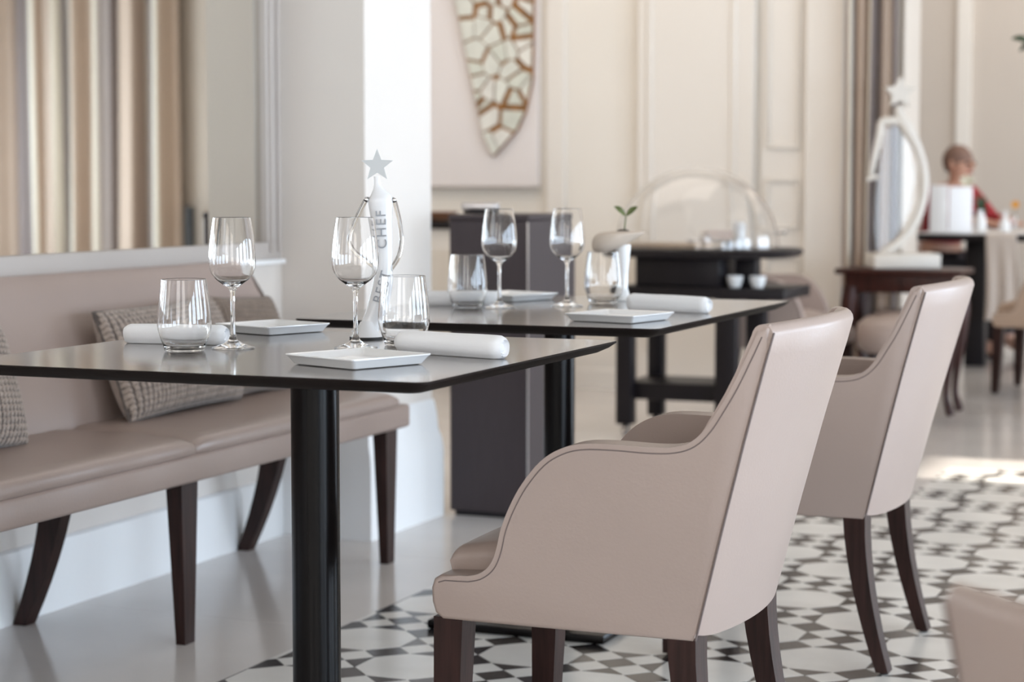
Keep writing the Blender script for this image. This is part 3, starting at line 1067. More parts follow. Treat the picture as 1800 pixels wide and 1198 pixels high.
# ------------------------------------------------------------------ square side plates
def make_plate():
    bm = bmesh.new()
    def ring(hs, z, r=0.006):
        out = []
        for sx, sy, a in ((1, 1, 0), (-1, 1, 90), (-1, -1, 180), (1, -1, 270)):
            for k in range(4):
                t = math.radians(a + 90 * k / 3)
                out.append(bm.verts.new((sx * (hs - r) + r * math.cos(t), sy * (hs - r) + r * math.sin(t), z)))
        return out
    L = [ring(0.070, 0.0), ring(0.0735, 0.0012), ring(0.080, 0.011), ring(0.0835, 0.0145), ring(0.0835, 0.0162), ring(0.078, 0.0150), ring(0.070, 0.0075), ring(0.066, 0.0055)]
    for A, B in zip(L, L[1:]):
        for i in range(len(A)):
            j = (i + 1) % len(A)
            bm.faces.new((A[i], A[j], B[j], B[i]))
    bm.faces.new(L[0]); bm.faces.new(L[-1])
    o = finish(bm, 'side_plate', 'ceramic', None, 30)
    o['category'] = 'plate'
    return o
pt = make_plate()
for i, (x, y, rz, sc, lb) in enumerate(((-1.380, 2.715, -22, 0.96, 'square white side plate at the near corner of the near table'),
                                        (-1.830, 3.250, -20, 0.92, 'square white side plate on the near table behind the left wine glass'),
                                        (-1.335, 3.790, -12, 0.98, 'square white side plate on the second table before the plump napkin roll'),
                                        (-1.815, 4.370, -20, 0.98, 'square white side plate on the second table behind its left wine glass'))):
    o = place(pt, i == 0, (x, y, TZ), lb, 'square white side plates')
    o.rotation_euler = (0, 0, math.radians(rz))
    o.scale = (sc, sc, 1)

# ------------------------------------------------------------------ rolled napkins
def napkin(label, a, b, r, seed):
    a, b = Vector((*a, 0)), Vector((*b, 0))
    L = (b - a).length
    rnd = random.Random(seed)
    ph = [rnd.uniform(0, 6) for _ in range(4)]
    bm = bmesh.new()
    nu, nv = 64, 30
    def f(u, v):
        th = 2 * PI * u
        x = (v - 0.5) * L
        rr = r * (1 + 0.045 * math.sin(3 * th + ph[0]) + 0.025 * math.sin(2 * th + ph[1] + 3 * v) + 0.015 * math.sin(9 * v + ph[2]))
        if u > 0.93:
            rr *= 1 + 0.12 * (u - 0.93) / 0.07            # loose outer flap
        e = min(v, 1 - v) * L
        if e < 0.010:
            rr *= 0.86 + 0.14 * math.sqrt(max(0, 1 - (1 - e / 0.010) ** 2))
        y, z = rr * math.cos(th - 1.9), rr * math.sin(th - 1.9)
        z = max(z, -r * 0.86)
        if z < 0:
            y *= 1 + 0.12 * (-z / r)
        return (x, y, z + r * 0.86)
    V = grid_bm(bm, nu, nv, f)
    for end in (0, nv - 1):
        c = Vector((0, 0, 0))
        ring = [V[i][end] for i in range(nu)]
        for v in ring:
            c += v.co
        c /= nu
        sg = -1 if end == 0 else 1
        prev = ring
        for k, (s, dx) in enumerate(((0.80, 0.0045), (0.70, -0.002), (0.55, 0.002), (0.42, -0.002), (0.25, 0.001))):
            nxt = [bm.verts.new((v.co.x + sg * dx, c.y + (v.co.y - c.y) * s, c.z + (v.co.z - c.z) * s)) for v in ring]
            for i in range(nu - 1):
                bm.faces.new((prev[i], prev[i + 1], nxt[i + 1], nxt[i]))
            prev = nxt
        cv = bm.verts.new(c)
        for i in range(nu - 1):
            bm.faces.new((prev[i], prev[i + 1], cv))
    d = b - a
    o = finish(bm, 'rolled_napkin', 'linen', None, 70, ((a.x + b.x) / 2, (a.y + b.y) / 2, TZ), (0, 0, math.atan2(d.y, d.x)))
    tag(o, label, 'napkin', 'rolled white napkins')
napkin('rolled white napkin on the near table behind the left tumbler', (-1.935, 2.930), (-1.758, 2.955), 0.0185, 1)
napkin('rolled white napkin at the right side of the near table', (-1.412, 2.935), (-1.212, 2.885), 0.0195, 2)
napkin('rolled white napkin on the second table behind its left tumbler', (-1.925, 4.085), (-1.745, 4.135), 0.0185, 3)
napkin('rolled white napkin at the right side of the second table', (-1.425, 4.120), (-1.235, 4.068), 0.0195, 4)

# ------------------------------------------------------------------ star figures: a body, two bent arms and a star for a head
def star_pts(cx, cz, R, r, tilt=0.0):
    return [(cx + (R if k % 2 == 0 else r) * math.sin(PI * k / 5 + tilt), cz + (R if k % 2 == 0 else r) * math.cos(PI * k / 5 + tilt)) for k in range(10)]

def lettering(root, text, m, size, origin, lean, y):
    cu = bpy.data.curves.new('lettering', 'FONT')
    cu.body = text
    cu.size = size
    cu.extrude = 0.0006
    cu.align_x = 'LEFT'
    cu.space_character = 1.18
    t = bpy.data.objects.new('lettering', cu)
    COL.objects.link(t)
    dg = bpy.context.evaluated_depsgraph_get()
    me = bpy.data.meshes.new_from_object(t.evaluated_get(dg))
    bpy.data.objects.remove(t)
    me.materials.clear()
    me.materials.append(M[m])
    o = bpy.data.objects.new('lettering', me)
    link(o, root)
    o.matrix_local = Matrix.Translation((origin[0], y, origin[1])) @ Matrix.Rotation(math.radians(90), 4, 'X') @ Matrix.Rotation(math.radians(90) - lean, 4, 'Z')
    return o

# table trophy, about 0.34 m tall; x to the right, y away, z up in its own frame
tr = empty('star_trophy', (-1.575, 3.175, TZ), math.radians(22.5), 'white and clear trophy with silver star head and grey letters on the near table', 'trophy')
px = lambda X: (X - 690) * 0.00100
pz = lambda Y: (598 - Y) * 0.00100
body = [(670, 594, 30), (674, 582, 20), (681, 562, 15), (690, 538, 17), (697, 510, 17), (701, 480, 16), (702, 450, 15), (701, 420, 16), (699, 392, 18), (697, 366, 21), (696, 350, 22), (694, 340, 15), (692, 330, 8), (691, 320, 6), (691, 310, 6)]
bc = catmull([(px(a), pz(b), w * 0.001) for a, b, w in body], 4)
bm = bmesh.new()
tube_bm(bm, [(a, 0, b) for a, b, w in bc], [w for a, b, w in bc], 20, ((0, 1, 0), 0.45))
finish(bm, 'body', 'satin_white', tr, 60)
bm = bmesh.new()
lathe_bm(bm, [(0, 0.0), (0.030, 0.0), (0.030, 0.004), (0, 0.004)], 32, (px(670), 0, 0))
finish(bm, 'base_pad', 'rubber', tr)
bm = bmesh.new()
lathe_bm(bm, [(0.0, 0.004), (0.029, 0.004), (0.027, 0.008), (0.018, 0.016), (0.012, 0.030), (0.0, 0.034)], 32, (px(671), 0, 0))
finish(bm, 'flared_foot', 'satin_white', tr, 60)
bm = bmesh.new()
prism_bm(bm, star_pts(px(691), pz(291), 0.0295, 0.0125), -0.003, 0.003, 'y')
finish(bm, 'star', 'silver_grey', tr, 20)
def arm(pts, m='acrylic', r=0.0042, root=tr):
    bm = bmesh.new()
    q = catmull([(px(a), dy, pz(b)) for a, b, dy in pts], 6)
    tube_bm(bm, q, r, 12)
    return finish(bm, 'arm', m, root, 60)
la = arm([(680, 352, 0), (672, 351, 0), (664, 364, 0), (654, 384, 0), (645, 404, 0), (640, 425, -0.003), (652, 444, -0.004), (672, 458, -0.003), (689, 470, 0)])
ra = arm([(712, 354, 0), (720, 352, 0), (726, 372, 0), (731, 398, 0), (733, 425, 0), (728, 452, 0), (716, 472, 0), (704, 486, 0)])
for o_, (a, b) in ((la, (672, 351)), (ra, (720, 352))):
    b2 = bmesh.new()
    bmesh.ops.create_uvsphere(b2, u_segments=12, v_segments=8, radius=0.0048)
    s_ = finish(b2, 'shoulder_joint', 'chrome', o_, 60)
    s_.location = (px(a), 0, pz(b))
lettering(tr, 'BEST', 'letter', 0.0245, (px(698), pz(536)), math.radians(16), -0.0092)
lettering(tr, 'CHEF', 'letter', 0.0255, (px(708), pz(438)), math.radians(-2), -0.0102)

# big sculpture of the same kind on the far console
st = empty('star_sculpture', (-1.80, 8.86, 0.6405), math.radians(22.5), 'tall white star-headed sculpture with bowed body on the mahogany console', 'sculpture')
K = 8.9 / 3500
sx = lambda X: (X - 1580) * K
sz = lambda Y: (472 - Y) * K
box('plinth', 'statue', st, sx(1527), sx(1643), -0.11, 0.11, 0, 0.066, 0.008, 2)
bm = bmesh.new()
bow = catmull([(1530, 460, 7), (1552, 447, 9), (1580, 425, 9), (1603, 395, 9), (1617, 358, 8), (1621, 322, 8), (1616, 288, 8), (1604, 255, 9), (1588, 228, 11), (1576, 206, 9), (1573, 190, 6)], 5)
tube_bm(bm, [(sx(a), 0, sz(b)) for a, b, w in bow], [w * K for a, b, w in bow], 14, ((0, 1, 0), 0.6))
finish(bm, 'bowed_body', 'statue', st, 60)
bm = bmesh.new()
prism_bm(bm, star_pts(sx(1575), sz(167), 30 * K, 13 * K), -0.012, 0.012, 'y', 0.003, 1)
finish(bm, 'star', 'statue', st, 20)
bm = bmesh.new()
q = catmull([(1580, 216, 8), (1562, 216, 8), (1545, 218, 7), (1541, 240, 7), (1535, 268, 6), (1530, 292, 5), (1527, 312, 4)], 5)
tube_bm(bm, [(sx(a), 0, sz(b)) for a, b, w in q], [w * K for a, b, w in q], 12, ((0, 1, 0), 0.6))
finish(bm, 'arm', 'statue', st, 60)
bm = bmesh.new()
tube_bm(bm, [(sx(1518), 0, sz(318)), (sx(1530), 0, sz(315)), (sx(1541), 0, sz(312))], [3 * K, 4.5 * K, 3 * K], 10)
finish(bm, 'hand', 'statue', st, 60)
bm = bmesh.new()
sheet = [(1552, 228), (1580, 224), (1596, 262), (1606, 310), (1600, 365), (1585, 400), (1560, 432), (1540, 445), (1536, 400), (1538, 330), (1544, 280)]
prism_bm(bm, [(sx(a), sz(b)) for a, b in sheet], 0.010, 0.020, 'y')
finish(bm, 'clear_dress', 'acrylic', st, 20)

# ------------------------------------------------------------------ sprouting plant in a tilted beige bowl on a white cone
vz = empty('plant_vase', (-1.566, 4.43, TZ), math.radians(22.5), 'white cone vase with tilted beige bowl and two-leaved green sprout', 'plant vase')
K4 = 4.70 / 3500
vx = lambda X: (X - 1088) * K4
vh = lambda Y: (528 - Y) * K4
bm = bmesh.new()
lathe_bm(bm, [(0, 0), (0.026, 0), (0.027, 0.003), (0.018, 0.008), (0.012, 0.03), (0.013, 0.07), (0.018, 0.120), (0.019, 0.132), (0.0, 0.132)], 32, (0.012, 0, 0))
finish(bm, 'cone_stand', 'ceramic', vz, 50)
bm = bmesh.new()
side = catmull([(1043, 421), (1052, 411), (1072, 407), (1105, 405.5), (1131, 406.5), (1134, 409), (1118, 420), (1098, 432), (1076, 441), (1054, 445), (1043, 437)], 3, True)
n = 14
rings = []
for k in range(n):                        # a wedge-shaped pebble: the side outline shrinks towards both faces
    a = -1 + 2 * k / (n - 1)
    sc = math.sqrt(max(0.02, 1 - abs(a) ** 2.6))
    cx, cz = vx(1085), vh(412)
    rings.append([bm.verts.new((cx + (vx(X) - cx) * sc, 0.046 * a, min(cz + (vh(Y) - cz) * sc, vh(406)))) for X, Y in side])
for A, B in zip(rings, rings[1:]):
    for q in range(len(side)):
        r = (q + 1) % len(side)
        bm.faces.new((A[q], A[r], B[r], B[q]))
bm.faces.new(rings[0]); bm.faces.new(rings[-1])
finish(bm, 'bowl', 'beige_clay', vz, 60)
bm = bmesh.new()
bmesh.ops.create_uvsphere(bm, u_segments=12, v_segments=8, radius=0.014)
for v in bm.verts:
    v.co = Vector((v.co.x * 1.1, v.co.y, v.co.z * 0.35))
finish(bm, 'soil', 'soil', vz, 60, (0.012, 0, 0.1635))
def leaf_bm(bm, base, tip, width, up, fold=0.25):
    base, tip, up = Vector(base), Vector(tip), Vector(up)
    d = tip - base
    side = d.cross(up).normalized()
    rows = []
    for k in range(9):
        t = k / 8
        w = width * math.sin(PI * min(1, t * 0.96 + 0.02)) ** 0.8 * (1 - 0.25 * t)
        c = base + d * t + up * (0.12 * d.length * math.sin(PI * t))
        rows.append([bm.verts.new(c - side * w + up * w * fold), bm.verts.new(c), bm.verts.new(c + side * w + up * w * fold)])
    r2 = [[bm.verts.new(v.co - up * 0.0006) for v in r] for r in rows]
    for A, B in zip(rows, rows[1:]):
        for j in range(2):
            bm.faces.new((A[j], A[j + 1], B[j + 1], B[j]))
    for A, B in zip(r2, r2[1:]):
        for j in range(2):
            bm.faces.new((A[j], B[j], B[j + 1], A[j + 1]))
bm = bmesh.new()
tube_bm(bm, [(0.014, 0, 0.158), (0.0165, 0, 0.178), (0.0185, 0, 0.198)], [0.0022, 0.0018, 0.0016], 8)
finish(bm, 'stem', 'leaf', vz, 60)
for tip, base in (((-0.009, -0.004, 0.222), (0.018, 0, 0.199)), ((0.046, -0.002, 0.221), (0.019, 0, 0.199))):
    bm = bmesh.new()
    leaf_bm(bm, base, tip, 0.0085, (0.0, -0.75, 0.65))
    finish(bm, 'leaf', 'leaf', vz, 60)

# ------------------------------------------------------------------ dark host stand beside the pilaster
cab = empty('host_stand', (-2.365, 5.73, 0), 0, 'tall narrow dark plum cabinet standing beside the white pilaster', 'cabinet')
box('body', 'dark_lacquer', cab, -0.133, 0.125, -0.20, 0.20, 0.015, 0.905, 0.003, 1)
box('top', 'dark_lacquer', cab, -0.136, 0.128, -0.203, 0.203, 0.905, 0.922, 0.003, 1)
box('plinth', 'black_wood', cab, -0.12, 0.112, -0.19, 0.19, 0, 0.015)
box('corner_strip', 'steel', cab, 0.1225, 0.1262, -0.2015, -0.1975, 0.03, 0.90)
sb = empty('silver_box', (-2.475, 5.72, 0.9225), math.radians(18), 'small low silver box lying on top of the tall dark cabinet', 'box')
box('tray', 'black_wood', sb, -0.052, 0.052, -0.035, 0.035, 0, 0.010, 0.003)
box('lid', 'steel', sb, -0.058, 0.058, -0.040, 0.040, 0.010, 0.034, 0.005)

# side table with a dark top at the back, behind the pilaster
sd = empty('console_table', (-3.95, 8.75, 0), 0, 'cream console with black top half hidden behind the pilaster', 'console table')
box('tabletop', 'black_wood', sd, -0.5, 0.35, -0.2, 0.25, 0.800, 0.838, 0.004)
box('apron', 'trim', sd, -0.47, 0.32, -0.17, 0.22, 0.70, 0.800)
for a in (-0.45, 0.27):
    for b in (-0.17, 0.19):
        box('leg', 'trim', sd, a, a + 0.05, b, b + 0.05, 0, 0.70, 0.003)
bwl = bmesh.new()
lathe_bm(bwl, [(0, 0), (0.06, 0), (0.065, 0.004), (0.10, 0.030), (0.108, 0.042), (0.102, 0.042), (0.06, 0.012), (0, 0.010)], 32)
tag(finish(bwl, 'wooden_bowl', 'brown_wood', None, 50, (-4.00, 8.70, 0.8385)), 'low warm brown wooden bowl on the black-topped console', 'bowl')

# ------------------------------------------------------------------ stone-shard artwork on the back wall
art = empty('wall_art', (-3.98, BY, 1.0), 0, 'tall pink panel with a pointed cracked marble and gold shard', 'artwork')
def abox(nm, m, x0, x1, y0, y1, z0, z1, b=0.003):
    return box(nm, m, art, x0 + 3.98, x1 + 3.98, y0 - BY, y1 - BY, z0 - 1.0, z1 - 1.0, b, 1)
abox('panel', 'panel_pink', -4.40, -3.70, BY - 0.035, BY - 0.001, 1.0, 3.0)
abox('bottom_rail', 'frame', -4.40, -3.695, BY - 0.045, BY - 0.001, 0.990, 1.004)
shard = [(-4.30, 2.75), (-3.66 - 0.05, 2.75), (-3.715, 1.92), (-3.722, 1.53), (-3.760, 1.37), (-3.805, 1.28), (-3.905, 1.175), (-3.932, 1.150), (-3.985, 1.25), (-4.05, 1.52), (-4.10, 1.75), (-4.142, 1.936)]
lp = lambda pts: [(a + 3.98, b - 1.0) for a, b in pts]
bm = bmesh.new()
prism_bm(bm, lp(shard), -0.060, -0.034, 'y')
finish(bm, 'gold_backing', 'gold', art, 20)
rnd = random.Random(11)
seeds = []
while len(seeds) < 150:
    a, b = rnd.uniform(-4.32, -3.69), rnd.uniform(1.15, 2.75)
    if all(math.hypot((a - c) * 1.25, (b - d) * 0.8) > 0.036 for c, d in seeds):
        seeds.append((a, b))
def inside(p, poly):
    r = False
    for i in range(len(poly)):
        (x1, y1), (x2, y2) = poly[i], poly[(i + 1) % len(poly)]
        if (y1 > p[1]) != (y2 > p[1]) and p[0] < (x2 - x1) * (p[1] - y1) / (y2 - y1) + x1:
            r = not r
    return r
scx = sum(p[0] for p in shard) / len(shard)
for i, s in enumerate(seeds):
    if not inside(s, shard):
        continue
    poly = [(s[0] - 0.2, s[1] - 0.25), (s[0] + 0.2, s[1] - 0.25), (s[0] + 0.2, s[1] + 0.25), (s[0] - 0.2, s[1] + 0.25)]
    for t in seeds:
        if t is not s and inside(t, shard):
            nx, ny = t[0] - s[0], t[1] - s[1]
            L = math.hypot(nx, ny)
            gap = 0.006 + 0.026 * (0.5 + 0.5 * math.sin(37 * (s[0] + t[0]) + 23 * (s[1] + t[1]))) ** 2
            poly = clip(poly, nx / L, ny / L, (nx / L) * (s[0] + t[0]) / 2 + (ny / L) * (s[1] + t[1]) / 2 - gap / 2)
            if len(poly) < 3:
                break
    for k in range(len(shard)):        # stay inside the shard (its outline is convex enough)
        if len(poly) < 3:
            break
        (x1, y1), (x2, y2) = shard[k], shard[(k + 1) % len(shard)]
        nx, ny = (y2 - y1), -(x2 - x1)
        L = math.hypot(nx, ny)
        nx, ny = nx / L, ny / L
        if nx * (-3.93 - x1) + ny * (2.0 - y1) > 0:
            nx, ny = -nx, -ny
        poly = clip(poly, nx, ny, nx * x1 + ny * y1 - 0.004)
    if len(poly) >= 3 and parea(poly) > 1e-4:
        bm = bmesh.new()
        prism_bm(bm, lp(poly), -0.068, -0.058, 'y')
        finish(bm, 'marble_shard', 'marble', art, 20)

# ------------------------------------------------------------------ trolley with a glass dome
tro = empty('serving_trolley', (-2.43, 7.73, 0), 0, 'black serving trolley with three levels behind the second table', 'trolley')
def tbox(nm, m, x0, x1, y0, y1, z0, z1, b=0.004):
    return box(nm, m, tro, x0 + 2.43, x1 + 2.43, y0 - 7.73, y1 - 7.73, z0, z1, b, 2)
for (x0, x1, y0) in ((-2.680, -2.612, 7.56), (-2.265, -2.178, 7.56), (-2.660, -2.595, 7.90), (-2.235, -2.155, 7.90)):
    lg = tbox('leg', 'black_wood', x0, x1, y0, y0 + 0.06, 0.045, 0.56)
    b2 = bmesh.new()
    tube_bm(b2, [((x0 + x1) / 2 + 2.43 - 0.012, y0 + 0.03 - 7.73, 0.022), ((x0 + x1) / 2 + 2.43 + 0.012, y0 + 0.03 - 7.73, 0.022)], 0.0215, 20)
    w = finish(b2, 'castor', 'steel', lg, 40)
tbox('lower_shelf', 'black_wood', -2.66, -2.17, 7.60, 7.92, 0.145, 0.215)
tbox('middle_shelf', 'black_wood', -2.68, -1.985, 7.55, 7.97, 0.560, 0.605)
tbox('box_section', 'black_wood', -2.605, -2.255, 7.58, 7.95, 0.605, 0.725)
tbox('support_post', 'black_wood', -2.225, -2.14, 7.70, 7.78, 0.605, 0.725)
bm = bmesh.new()
def oval(z, k):
    return [(-2.385 + 2.43 + 0.41 * k * math.copysign(abs(math.cos(t)) ** 0.75, math.cos(t)), 0.02 + 0.30 * k * math.copysign(abs(math.sin(t)) ** 0.75, math.sin(t)), z) for t in [2 * PI * q / 48 for q in range(48)]]
L = [[bm.verts.new(p) for p in oval(z, k)] for z, k in ((0.722, 0.93), (0.728, 0.98), (0.742, 1.0), (0.754, 0.985), (0.757, 0.96))]
for A, B in zip(L, L[1:]):
    for i in range(48):
        bm.faces.new((A[i], A[(i + 1) % 48], B[(i + 1) % 48], B[i]))
bm.faces.new(L[0]); bm.faces.new(L[-1])
finish(bm, 'oval_top', 'black_wood', tro, 40)
DZ = 0.7575
cb = empty('cutting_board', (-2.455, 7.66, DZ), 0, 'pale wooden board lying under the glass dome', 'board')
box('plank', 'light_wood', cb, -0.21, 0.18, -0.11, 0.09, 0, 0.020, 0.004)
dm = empty('glass_dome', (-2.405, 7.76, DZ), 0, 'large clear glass dome standing on the trolley top', 'dome cover')
bm = bmesh.new()
R = 0.335
pr = [(R * math.cos(t), 0.322 * math.sin(t) + 0.001) for t in [PI / 2 * k / 20 for k in range(21)]]
pr[-1] = (0, pr[-1][1])
inn = [(max(0, (R - 0.004) * math.cos(t)), 0.318 * math.sin(t) + 0.001) for t in [PI / 2 * k / 20 for k in range(20, -1, -1)]]
inn[0] = (0, inn[0][1])
lathe_bm(bm, pr + inn + [pr[0]], 64)
bmesh.ops.remove_doubles(bm, verts=bm.verts[:], dist=1e-6)
for v in bm.verts:
    v.co.y *= 0.80
finish(bm, 'shell', 'glass', dm, 60)
b2 = bmesh.new()
tube_bm(b2, [(0.325, 0, 0.062), (0.350, 0, 0.064), (0.372, 0, 0.066)], [0.006, 0.006, 0.012], 14)
finish(b2, 'handle', 'chrome', dm, 50)
def small(name, prof, m, loc, label, cat, group=None, n=24):
    bm = bmesh.new()
    lathe_bm(bm, prof, n)
    return tag(finish(bm, name, m, None, 50, loc), label, cat, group)
small('white_shaker', [(0, 0), (0.026, 0), (0.028, 0.01), (0.025, 0.05), (0.027, 0.085), (0.020, 0.105), (0.0, 0.110)], 'ceramic', (-2.215, 7.72, DZ), 'white rounded shaker under the glass dome at its right', 'shaker')
small('white_dish', [(0, 0), (0.05, 0), (0.10, 0.018), (0.115, 0.026), (0.108, 0.026), (0.05, 0.008), (0, 0.007)], 'ceramic', (-2.37, 7.885, DZ), 'shallow white dish under the glass dome', 'dish')
small('small_jar', [(0, 0), (0.022, 0), (0.024, 0.004), (0.024, 0.026), (0.015, 0.034), (0, 0.036)], 'steel', (-2.345, 7.68, DZ + 0.020), 'small shiny jar on the pale board under the dome', 'jar')
for k, (x, y, z) in enumerate(((-2.205, 7.63, 0.6055), (-2.115, 7.64, 0.6055))):
    small('cup', [(0, 0), (0.022, 0), (0.030, 0.02), (0.034, 0.045), (0.031, 0.045), (0.026, 0.02), (0, 0.008)], 'ceramic', (x, y, z),
          ('white cup on the trolley middle shelf, next to the black box section', 'white cup on the trolley middle shelf, out towards its open end')[k], 'cup', 'cups on the trolley')

# ------------------------------------------------------------------ mahogany console under the sculpture
mc = empty('console_table', (-1.79, 8.87, 0), 0, 'red mahogany console with curved legs under the star sculpture', 'console table')
def cbox(nm, x0, x1, y0, y1, z0, z1, b=0.004):
    return box(nm, 'mahogany', mc, x0 + 1.79, x1 + 1.79, y0 - 8.87, y1 - 8.87, z0, z1, b, 2)
cbox('tabletop', -2.06, -1.50, 8.70, 9.03, 0.615, 0.640, 0.008)
cbox('apron', -2.02, -1.54, 8.73, 9.00, 0.535, 0.615)
for x, sgn in ((-1.995, -1), (-1.555, 1)):
    for y in (8.755, 8.975):
        bm = bmesh.new()
        q = catmull([(0, 0.56, 0.036), (0.012, 0.46, 0.036), (0.010, 0.34, 0.026), (-0.004, 0.20, 0.018), (-0.012, 0.09, 0.015), (0.004, 0.02, 0.020), (0.012, 0.0, 0.017)], 4)
        tube_bm(bm, [(x + 1.79 + sgn * a, y - 8.87, z) for a, z, w in q], [w for a, z, w in q], 12)
        finish(bm, 'leg', 'mahogany', mc, 50)

# ------------------------------------------------------------------ far table with the seated guest
ft = empty('dining_table', (-1.45, 11.55, 0), 0, 'dark-legged far table with pale cloth runner where a person sits', 'table')
box('tabletop', 'black_wood', ft, -0.765, 1.35, -0.52, 0.42, 0.700, 0.737, 0.006)
for a in (-0.46, 1.15):
    box('leg', 'black_wood', ft, a, a + 0.11, -0.36, -0.25, 0, 0.700, 0.004)
    box('leg', 'black_wood', ft, a, a + 0.11, 0.20, 0.31, 0, 0.700, 0.004)
rn = empty('table_cloth', (-1.45, 11.55, 0.7375), 0, 'pale grey cloth laid over the far table', 'tablecloth')
box('cloth', 'linen', rn, -0.72, 1.30, -0.48, 0.38, 0, 0.004, 0.0015)
FZ = 0.742
mn = empty('menu_stand', (-2.01, 11.22, FZ), math.radians(4), 'white upright menu holder on the far table before the seated person', 'menu holder')
box('front_card', 'ceramic', mn, -0.105, -0.005, -0.012, 0.0, 0, 0.265, 0.002)
o = box('side_card', 'linen', mn, 0.0, 0.135, -0.006, 0.006, 0, 0.255, 0.002)
o.rotation_euler = (0, 0, math.radians(28))
fv = empty('flower_vase', (-1.87, 11.42, FZ), 0, 'small vase with cream flower and green leaves behind the menu holder', 'vase')
bm = bmesh.new()
lathe_bm(bm, [(0, 0), (0.028, 0), (0.036, 0.03), (0.030, 0.08), (0.018, 0.11), (0.022, 0.125), (0.016, 0.125), (0, 0.11)], 24)
finish(bm, 'pot', 'ceramic', fv, 50)
for k, (dx, dz) in enumerate(((0.03, 0.20), (0.02, 0.16), (-0.01, 0.22), (0.045, 0.13))):
    bm = bmesh.new()
    leaf_bm(bm, (0, 0, 0.11), (dx, -0.01, dz), 0.018, (0.2, -0.9, 0.2))
    finish(bm, 'leaf', 'leaf_dark', fv, 60)
bm = bmesh.new()
tube_bm(bm, [(0, 0, 0.11), (-0.05, 0, 0.20), (-0.075, 0, 0.285)], 0.003, 6)
finish(bm, 'flower_stem', 'leaf_dark', fv, 60)
for k in range(7):
    bm = bmesh.new()
    t = 2 * PI * k / 7
    leaf_bm(bm, (-0.075, 0, 0.285), (-0.075 + 0.048 * math.cos(t), -0.012, 0.29 + 0.036 * math.sin(t)), 0.013, (0, -1, 0.1))
    finish(bm, 'petal', 'petal', fv, 60)
small('white_bottle', [(0, 0), (0.030, 0), (0.034, 0.02), (0.030, 0.055), (0.012, 0.085), (0.010, 0.12), (0, 0.122)], 'ceramic', (-1.745, 11.50, FZ), 'small white bottle on the far table at the picture edge', 'bottle')
of = empty('orange_flower', (-1.70, 11.55, FZ), 0, 'orange blossom on a stem in a slim glass on the far table', 'flower')
bm = bmesh.new()
lathe_bm(bm, [(0, 0), (0.018, 0), (0.018, 0.09), (0.016, 0.09), (0.016, 0.004), (0, 0.004)], 20)
finish(bm, 'slim_glass', 'glass', of, 50)
bm = bmesh.new()
tube_bm(bm, [(0, 0, 0.01), (0.004, 0, 0.09), (0.006, 0, 0.15)], 0.002, 6)
finish(bm, 'stem', 'leaf', of, 60)
for k in range(8):
    bm = bmesh.new()
    t = 2 * PI * k / 8
    leaf_bm(bm, (0.006, 0, 0.15), (0.006 + 0.026 * math.cos(t), -0.008, 0.155 + 0.024 * math.sin(t)), 0.010, (0, -1, 0.1))
    finish(bm, 'petal', 'orange', of, 60)

